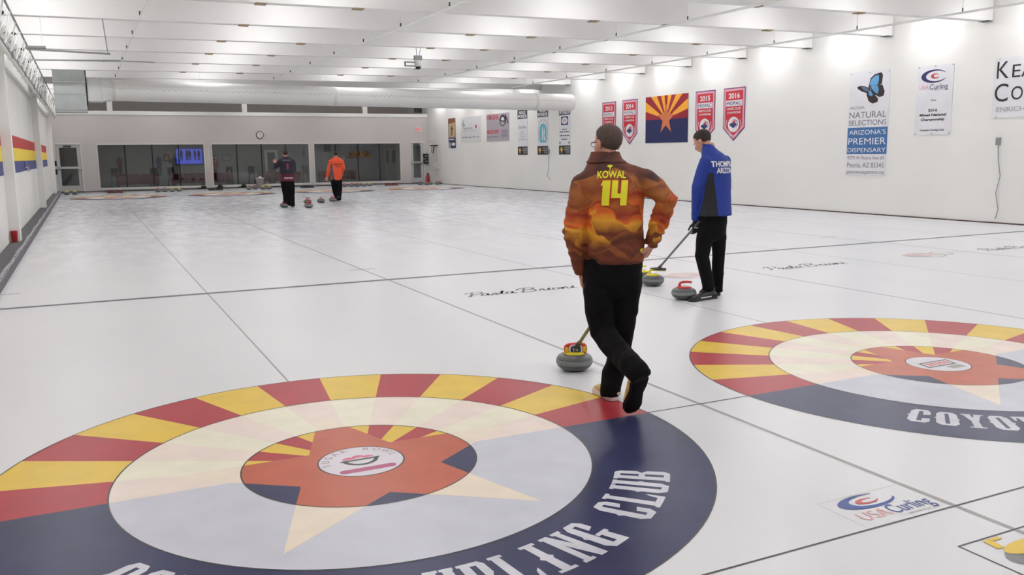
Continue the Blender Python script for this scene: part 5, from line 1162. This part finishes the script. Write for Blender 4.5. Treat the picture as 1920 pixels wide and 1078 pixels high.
    drape('', jk, M, wN, hN, yl, t, 'number', off=.006, subdiv=3, polys=one+four, label='yellow number 14')
    wK = P(1173, 330)[0]-P(1120, 330)[0]
    drape('KOWAL', jk, at(1147, 332), wK*1.0, hN*.28, yl, t, 'lettering', bold=.025, off=.004, bend=.004, subdiv=2, label='yellow lettering above the number')
    e = [[(0,.75),(.3,1),(.7,1),(1,.75),(.62,.55),(.5,0),(.38,.55)]]
    drape('', jk, at(1144, 319), .040, .034, yl, t, 'emblem', off=.004, polys=e)
    # broom: pad resting on the yellow stone, handle up to the right hand
    hd = V(*on_z(1079, 664, .155+.0)[:]) ; 
    base = V(S1[0], S1[1], 0)-V(L.v.x, L.v.y, 0)*.10
    return t, L, P
kt, KL, KP = person_kowal()
def broom(label, pad_c, rz, hand_p, end_p, shaft_m, pad_mats, L=.2):
    t = thing('broom', label, 'broom', pad_c, rz)
    R = Matrix.Rotation(-rz, 3, 'Z'); loc = lambda q: R @ (V(*q)-V(*pad_c))
    e = loc(end_p); h = e.normalized(); 
    MB().tube([h*.05, e], .0125, 12).obj('shaft', shaft_m, t)
    MB().tube([h*.0+V(0,0,.0), h*.09], .018, 12).obj('ferrule', dkgrey_m, t)
    MB().tube([e-h*.06, e+h*.002], .0150, 12).obj('end_cap', yel_m if pad_mats == 0 else dkgrey_m, t, label='end grip')
    return t, loc, h
def brush_kowal():
    # the pad stands on the stone's cap, turned face to the viewer
    c = on_y(0,0,1) if False else None
    P1 = KL.w(S1[0], S1[1])
    pc = KP(1079, 654, P1[1]-.015); wc = KL.world(pc); he = KL.world(KP(1203, 468, -.05)); 
    t, loc, h = broom('broom with a red and yellow pad resting on the nearest stone', tuple(wc), KL.rz+.12, None, tuple(he), mat('olive_shaft', rgb(120, 112, 60), .35, var=.15), 0)
    redc = mat('brush_red', rgb(206, 40, 34), .6, var=.08); A = lambda rx, rz_, n=28: [(rx*(abs(math.cos(a))**.6)*(1 if math.cos(a) > 0 else -1), 1.12*rz_*(abs(math.sin(a))**.7)*(1 if math.sin(a) > 0 else -1)) for a in [2*PI*i/n for i in range(n)]]
    Mx = Matrix.Rotation(-.05, 4, 'Y') @ Matrix.Rotation(PI/2, 4, 'X')
    bevel(MB().prism(A(.086, .040), -.022, .022, 0, Mx).obj('brush_pad', redc, t, label='red cloth brush pad'), .008, 3)
    MB().prism(A(.05, .035), .0222, .0245, 0, Mx).obj('pad_panel', mat('brush_white', rgb(222, 218, 214), .6), t); MB().prism(A(.038, .026), .0247, .0262, 0, Mx).obj('pad_emblem', mat('brush_navy', rgb(40, 52, 84), .5, var=.4, scale=60), t)
    text_obj('14', Mx @ Matrix.Translation((-.018, -.012, .0268)), .036, .024, frame_m, t, bold=.02)
    for s_ in (-1, 1): MB().prism([(x*.3+s_*.067, y*.6) for x, y in A(.05, .035)], .0222, .024, 0, Mx).obj('pad_print', mat('brush_yellow', rgb(228, 190, 50), .6), t)
brush_kowal()

# ---- 2: man in the blue jacket looking down
def person_blue():
    o0 = on_z(1330, 556); L = Loc((o0.x, o0.y)); P = L.p
    t = thing('person', 'man in royal blue jacket looking down at a red handled stone', 'person', (o0.x, o0.y, 0), L.rz)
    ph = math.radians(52); fw = V(-math.sin(ph), math.cos(ph), 0); rt = V(math.cos(ph), math.sin(ph), 0)
    def tor(px, py, rx, ry, lean=0.0): a = V(*P(px, py, 0))+fw*lean; return (a.x, a.y, a.z, rx, ry)
    T = [tor(1341,404,.215,.155), tor(1341,385,.205,.15), tor(1341,360,.195,.145), tor(1342,335,.195,.142), tor(1342,315,.195,.138), tor(1341,300,.180,.125), tor(1338,290,.14,.105,.01), tor(1334,281,.095,.08,.02), tor(1331,274,.065,.065,.03)]
    ch = V(*P(1341, 300)); lsh = ch-rt*.165+V(0,0,-.015); rsh = ch+rt*.165+V(0,0,-.015)
    lel = V(*P(1308, 350, lsh.y-.03)); lwr = V(*P(1304, 408, lsh.y-.02+.10)); rel = rsh+V(.02,.02,-.3); rwr = rel+fw*.2+V(0,0,-.16)
    j = MB(); j.sweep(T, side=rt, n=36, cap=('flat','flat'), tz=True)
    j.sweep([(*lsh,.068), (*lsh.lerp(lel,.5),.068), (*lel,.063), (*lel.lerp(lwr,.5),.056), (*lwr,.046), (*(lwr+(lwr-lel).normalized()*.03),.044)], side=rt, n=20, cap=('round','flat'))
    j.sweep([(*rsh,.068), (*rel,.06), (*rwr,.046)], side=rt, n=18, cap=('round','flat'))
    def pan(c):
        z = c.z; a = lsh if z > lel.z else lel; b = lel if z > lel.z else lwr; k = (z-a.z)/(b.z-a.z); q = a.lerp(b, max(0, min(1, k)))
        xr = .075-(z-.9)*.13
        return min(1.37-z, (V(c.x, c.y, 0)-V(q.x, q.y, 0)).length-.078, .12-c.y, xr-c.x, c.x+.13)
    blue = two_tone('royal_blue_cloth', rgb(18, 50, 140), rgb(22, 23, 30))
    jk = fuse('jacket', j, blue, t, .0085, 4, folds(.005, 6, 8, 7), None, pan, label='royal blue jacket with a charcoal side panel')
    c = MB(); c.sweep([tor(1333,279,.075,.07,.02), tor(1331,272,.064,.064,.03), tor(1330,270,.06,.06,.03)], side=rt, n=26, cap=('flat','flat'), tz=True); fuse('collar', c, blue, t, .007, 2, None)
    tr = MB(); hp = V(*P(1337, 412)); lh = hp-rt*.09; rh = hp+rt*.09
    lf = V(*L.w(*on_z(1326, 560)[:2])); rf = V(*L.w(*on_z(1342, 556)[:2]))
    lA = V(*P(1328, 536, lf.y)); rA = V(*P(1345, 540, rf.y+.06)); lk = V(*P(1316, 480, -.07)); rk = V(*P(1347, 475, .08))
    tr.sweep([(hp.x, hp.y, hp.z+.06,.18,.13), (hp.x, hp.y, hp.z-.02,.185,.135), (hp.x, hp.y, hp.z-.12,.17,.12)], side=rt, n=28, cap=('flat','round'))
    tr.sweep([(*lh,.095), (*lh.lerp(lk,.5),.092), (*lk,.078), (*lk.lerp(lA,.5),.072), (*lA,.068), (*(lA+V(.0,0,-.045)),.070)], n=22, cap=('round','flat'))
    tr.sweep([(*rh,.09), (*rh.lerp(rk,.5),.088), (*rk,.072), (*rk.lerp(rA,.5),.066), (*rA,.062), (*(rA+V(0,0,-.045)),.062)], n=22, cap=('round','flat'))
    fuse('trousers', tr, trou_m, t, .010, 4, folds(.006, 7, 9, 9), label='black trousers')
    lt = V(*L.w(*on_z(1291, 566)[:2])); lheel = V(*L.w(*on_z(1343, 558.5)[:2]))
    shoe('shoe', (lheel.x, lheel.y, .0), (lt.x+.01, lt.y, .0), t, mat('black_leather', rgb(26, 26, 28), .4, var=.2), mat('dark_sole', rgb(46, 46, 48), .6), .052, label='black shoe with a pale side stripe', stripe=frame_m)
    r2 = V(*L.w(*on_z(1350, 556.5)[:2])); shoe('shoe', (r2.x, r2.y+.08, .0), (r2.x-.22, r2.y+.20, .0), t, mat('black_leather', rgb(26, 26, 28), .4), mat('dark_sole', rgb(46, 46, 48), .6), .05, label='black shoe behind')
    b = MB(); hc = V(*P(1317.5, 264.5, .05)); Pn, ax = head_mesh(b, hc, (-.80, .40, -.62), (-.30, .12, 1), 1.0)
    b.sweep([(*(V(*T[-2][:3])-V(0,0,.03)),.056), (*V(*P(1331,274,.02)),.054), (*(hc+V(.025,-.01,-.04)),.052)], n=20)
    b.sweep([(*hp,.12,.09), (*V(*P(1341,350)),.13,.095), (*(ch-V(0,0,.04)),.13,.08), (*T[-3][:3],.06,.05)], side=rt, n=20, tz=True)
    for a, e, w_ in ((lsh, lel, lwr), (rsh, rel, rwr)): b.sweep([(*a,.05), (*e,.042), (*w_,.028)], n=14)
    b.sweep([(*lh,.07), (*lk,.05), (*lA,.04)], n=14); b.sweep([(*rh,.07), (*rk,.05), (*rA,.04)], n=14)
    hw = lwr+(lwr-lel).normalized()*.045
    hand(b, rwr+fw*.03+V(0,0,-.02), fw*.5+V(0,0,-.8), -rt, fw, .6, 1.0)
    fuse('body', b, skin_m, t, .006, 3, label='skin of head and neck')
    g = MB(); hand(g, tuple(hw), (.10,.05,-1), (-.5,.75,0), (-.6,.6,.0), .7, 1.08)
    gl = fuse('glove', g, black_m, t, .0055, 2, label='black glove'); 
    MB().tube([hw+V(.045,-.035,-.045), hw+V(.02,-.048,-.07), hw+V(-.01,-.05,-.06)], .005, 6).obj('glove_stripe', frame_m, t)
    hair_cap('hair', Pn, ax, 1.0, hair_m, t, 1.06, .028, -.070); eyes(Pn, ax, 1.0, t)
    wh = mat('print_white', rgb(232, 232, 236), .6)
    back = ch-fw*.12; yaw = math.atan2(rt.y, rt.x); R = Matrix.Rotation(yaw, 4, 'Z') @ Matrix.Rotation(PI/2, 4, 'X')
    zt1 = P(1350, 312)[2]; zt2 = P(1350, 324)[2]
    for s_, z_, wd, hh in (('THOMPSON', zt1, .36, .06), ('ARIZONA', zt2, .27, .058)):
        drape(s_, jk, Matrix.Translation((back.x+rt.x*.015, back.y+rt.y*.015, z_)) @ R, wd, hh, wh, t, 'lettering', bold=.03, d=tuple(fw), off=.004, subdiv=2, label='white lettering across the shoulders')
    q = P(1304, 462, -.1)
    MB().box(q[0]-.003, lk.y-.088, q[2]-.04, q[0]+.006, lk.y-.08, q[2]+.04).obj('trouser_logo', frame_m, t)
    # his broom: silver shaft down to a grey plate on the yellow stone
    hp_w = L.world(tuple(hw+V(-.01,.0,-.06))); s = V(S2[0], S2[1], .19)
    bt, loc, h = broom('silver shafted broom held down onto a yellow handled stone', tuple(V(s.x, s.y, s.z)+V(.06,-.02,.01)), L.rz, None, tuple(hp_w+(hp_w-s).normalized()*.12), mat('silver_shaft', rgb(120, 120, 124), .35, .4, var=.05), 1)
    b_ = MB().sweep([(-.085,0,0,.035,.014),(0,0,.004,.04,.018),(.085,0,0,.035,.014)], side=(0,1,0), n=20).obj('brush_pad', dkgrey_m, bt, True, label='grey brush plate')
    MB().sweep([(-.085,0,-.018,.034,.008),(.085,0,-.018,.034,.008)], side=(0,1,0), n=16).obj('pad_cloth', mat('pad_cloth', rgb(200, 196, 130), .8), bt, True)
person_blue()

# ---- 3 and 4: players at the far end
def far_person(px, py, label, kind):
    o0 = on_z(px, py); L = Loc((o0.x, o0.y)); P = L.p; t = thing('person', label, 'person', (o0.x, o0.y, 0), L.rz)
    dark = kind == 'dark'
    def sec(px0, px1, py, ry, dy=0.0): a = P(px0, py, dy); b = P(px1, py, dy); return ((a[0]+b[0])/2, dy, (a[2]+b[2])/2, abs(b[0]-a[0])/2, ry)
    j = MB(); b = MB(); tr = MB()
    if dark:
        T = [sec(526,552,340,.135), sec(526,552.5,328,.14), sec(524,553,315,.14), sec(522,553,304,.13), sec(524,551,299,.115), sec(528,546,296,.09), sec(530,541,293.5,.07)]
        lsh, rsh = V(*P(524,303)), V(*P(550,303)); lel, lwr = V(*P(516,316,.02)), V(*P(515,307,.2)); rel, rwr = V(*P(551.5,320,.02)), V(*P(549,327,.2)); hc = V(*P(535,288.8,.03))
        lh, rh = V(*P(533,345)), V(*P(546,345)); lk, rk = V(*P(536,366,.02)), V(*P(547,366,.02)); lA, rA = V(*P(537,384,.0)), V(*P(548,384,.0))
        m1 = two_tone('navy_jacket', rgb(34, 32, 44), rgb(88, 22, 42), .8, .1)
        mk = lambda c: min(1.03-c.z, .3-abs(c.x-.03))
    else:
        T = [sec(620,641,338,.12), sec(620,641,325,.125), sec(619,641.5,312,.125), sec(618,643,303,.12), sec(621,641,298,.10), sec(625,636,295,.07)]
        lsh, rsh = V(*P(619.5,303)), V(*P(641,303)); lel, lwr = V(*P(616,318,-.02)), V(*P(613.5,331,.03)); rel, rwr = V(*P(643.5,314,.02)), V(*P(641.5,325,.18)); hc = V(*P(629.5,290.5,.03))
        lh, rh = V(*P(626,342)), V(*P(636,342)); lk, rk = V(*P(628,358,.05)), V(*P(636.5,358,-.02)); lA, rA = V(*P(632,369.5,.28)), V(*P(635,374,-.12))
        m1 = two_tone('orange_cloth', rgb(232, 84, 44), rgb(84, 84, 92), .7, .05)
        mk = lambda c: min(1.30-c.z, c.x+.16, -.035-(c.z-.8)*.12-c.x, .05-c.y)
    j.sweep(T, n=26, cap=('flat','flat'), tz=True)
    for a, e, w_ in ((lsh, lel, lwr), (rsh, rel, rwr)):
        j.sweep([(*a,.07), (*a.lerp(e,.5),.07), (*e,.062), (*w_,.045)], n=16, cap=('round','flat')); b.sweep([(*a,.05), (*e,.04), (*w_,.028)], n=12)
        hand(b, w_+(w_-e).normalized()*.03, (w_-e).normalized(), (0,1,0) if not dark else (0,-.2,1), (0,1,.3), .6, 1.0)
    jk = fuse('jacket', j, m1, t, .010, 3, folds(.006, 6, 10, 3), None, mk)
    tr.sweep([sec(T[0][0] and (526 if dark else 620), (552 if dark else 641), 337 if dark else 335, .12), sec(526 if dark else 620, 551.5 if dark else 641, 346 if dark else 342, .12)], n=24, cap=('flat','round'))
    for a, k, e in ((lh, lk, lA), (rh, rk, rA)):
        tr.sweep([(*a,.105), (*a.lerp(k,.5),.103), (*k,.092), (*k.lerp(e,.6),.088), (*e,.088), (*(e+V(0,0,-.03)),.086)], n=18, cap=('round','flat')); b.sweep([(*a,.08), (*k,.055), (*e,.045)], n=12)
    fuse('trousers', tr, trou_m, t, .013, 3, folds(.006, 6, 8, 5))
    for i, e in enumerate((lA, rA)):
        if dark: shoe('shoe', (e.x, e.y-.07, 0), (e.x-.03+.06*i, e.y+.2, 0), t, black_m, dkgrey_m, .05, label='black shoe')
        elif i == 0: shoe('shoe', (e.x, e.y-.05, 0), (e.x-.06, e.y+.2, 0), t, black_m, dkgrey_m, .05, label='black shoe')
        else: shoe('shoe', (e.x, e.y-.08, .14), (e.x-.0, e.y+.10, .01), t, black_m, dkgrey_m, .05, up=(0, .6, .6), label='black shoe')
    b.sweep([(T[0][0],0,T[0][2],.13,.09), (T[3][0],0,T[3][2],.15,.09), (hc.x,.02,hc.z-.15,.07,.06), (hc.x,hc.y-.01,hc.z-.05,.054,.058)], n=18)
    Pn, ax = head_mesh(b, hc, (-.15, 1, -.15) if dark else (-.1, 1, -.25), (0, .1, 1), 1.0)
    fuse('body', b, skin_m, t, .008, 2, label='skin of head and hands')
    MB().sweep([(hc.x,.02,hc.z-.14,.075,.07),(hc.x,.02,hc.z-.09,.064,.062)], n=24, cap=('flat','flat')).obj('collar', m1, t, True)
    if dark: hair_cap('hair', Pn, ax, 1.0, mat('auburn_hair', rgb(52, 26, 26), .8, var=.3, scale=60), t, 1.07, .02, -.075)
    else:
        hair_cap('hair', Pn, ax, 1.0, hair_m, t, 1.03, .01, -.07)
        hair_cap('cap', Pn, ax, 1.0, black_m, t, 1.10, .075, -.035); MB().prism([(-.06,.07),(.06,.07),(.05,.15),(.0,.17),(-.05,.15)], .04, .05, 0, Matrix.Translation(hc)).obj('cap_brim', black_m, t)
    eyes(Pn, ax, 1.0, t)
    def at(px, py): p = P(px, py, 0); return Matrix.Translation((p[0], 0, p[2])) @ Matrix.Rotation(PI/2, 4, 'X')
    if dark:
        gm = mat('muted_print', rgb(112, 96, 110), .7); rm = mat('maroon_print', rgb(120, 50, 76), .7)
        drape('', jk, at(537.5, 302), .26, .045, gm, t, polys=[[(i/9+.0, 0), (i/9+.075, 0), (i/9+.075, 1), (i/9, 1)] for i in range(9) if i != 99], label='muted lettering across the shoulders'); drape('1', jk, at(539.5, 317.5), .07, .19, rm, t, 'number', label='maroon number 1')
        drape('', jk, at(541.5, 335), .27, .045, mat('print_pale', rgb(214, 196, 196), .7), t, polys=[[(i/9+.0, 0), (i/9+.075, 0), (i/9+.075, 1), (i/9, 1)] for i in range(9) if i != 99], label='pale lettering near the hem')
    else:
        bm_ = mat('print_black', rgb(60, 30, 30), .7)
        drape('', jk, at(633.5, 309.5), .28, .05, bm_, t, polys=[[(i/9+.0, 0), (i/9+.075, 0), (i/9+.075, 1), (i/9, 1)] for i in range(9) if i != 99], label='black lettering across the shoulders'); drape('ARIZONA', jk, at(634, 313.8), .2, .045, bm_, t, bold=.02, label='second line of black lettering')
    return t
far_person(541, 388.5, 'man in a dark jacket with maroon hem seen from behind far away', 'dark')
far_person(631, 377, 'man in an orange jacket and black cap walking away at the far end', 'orange')
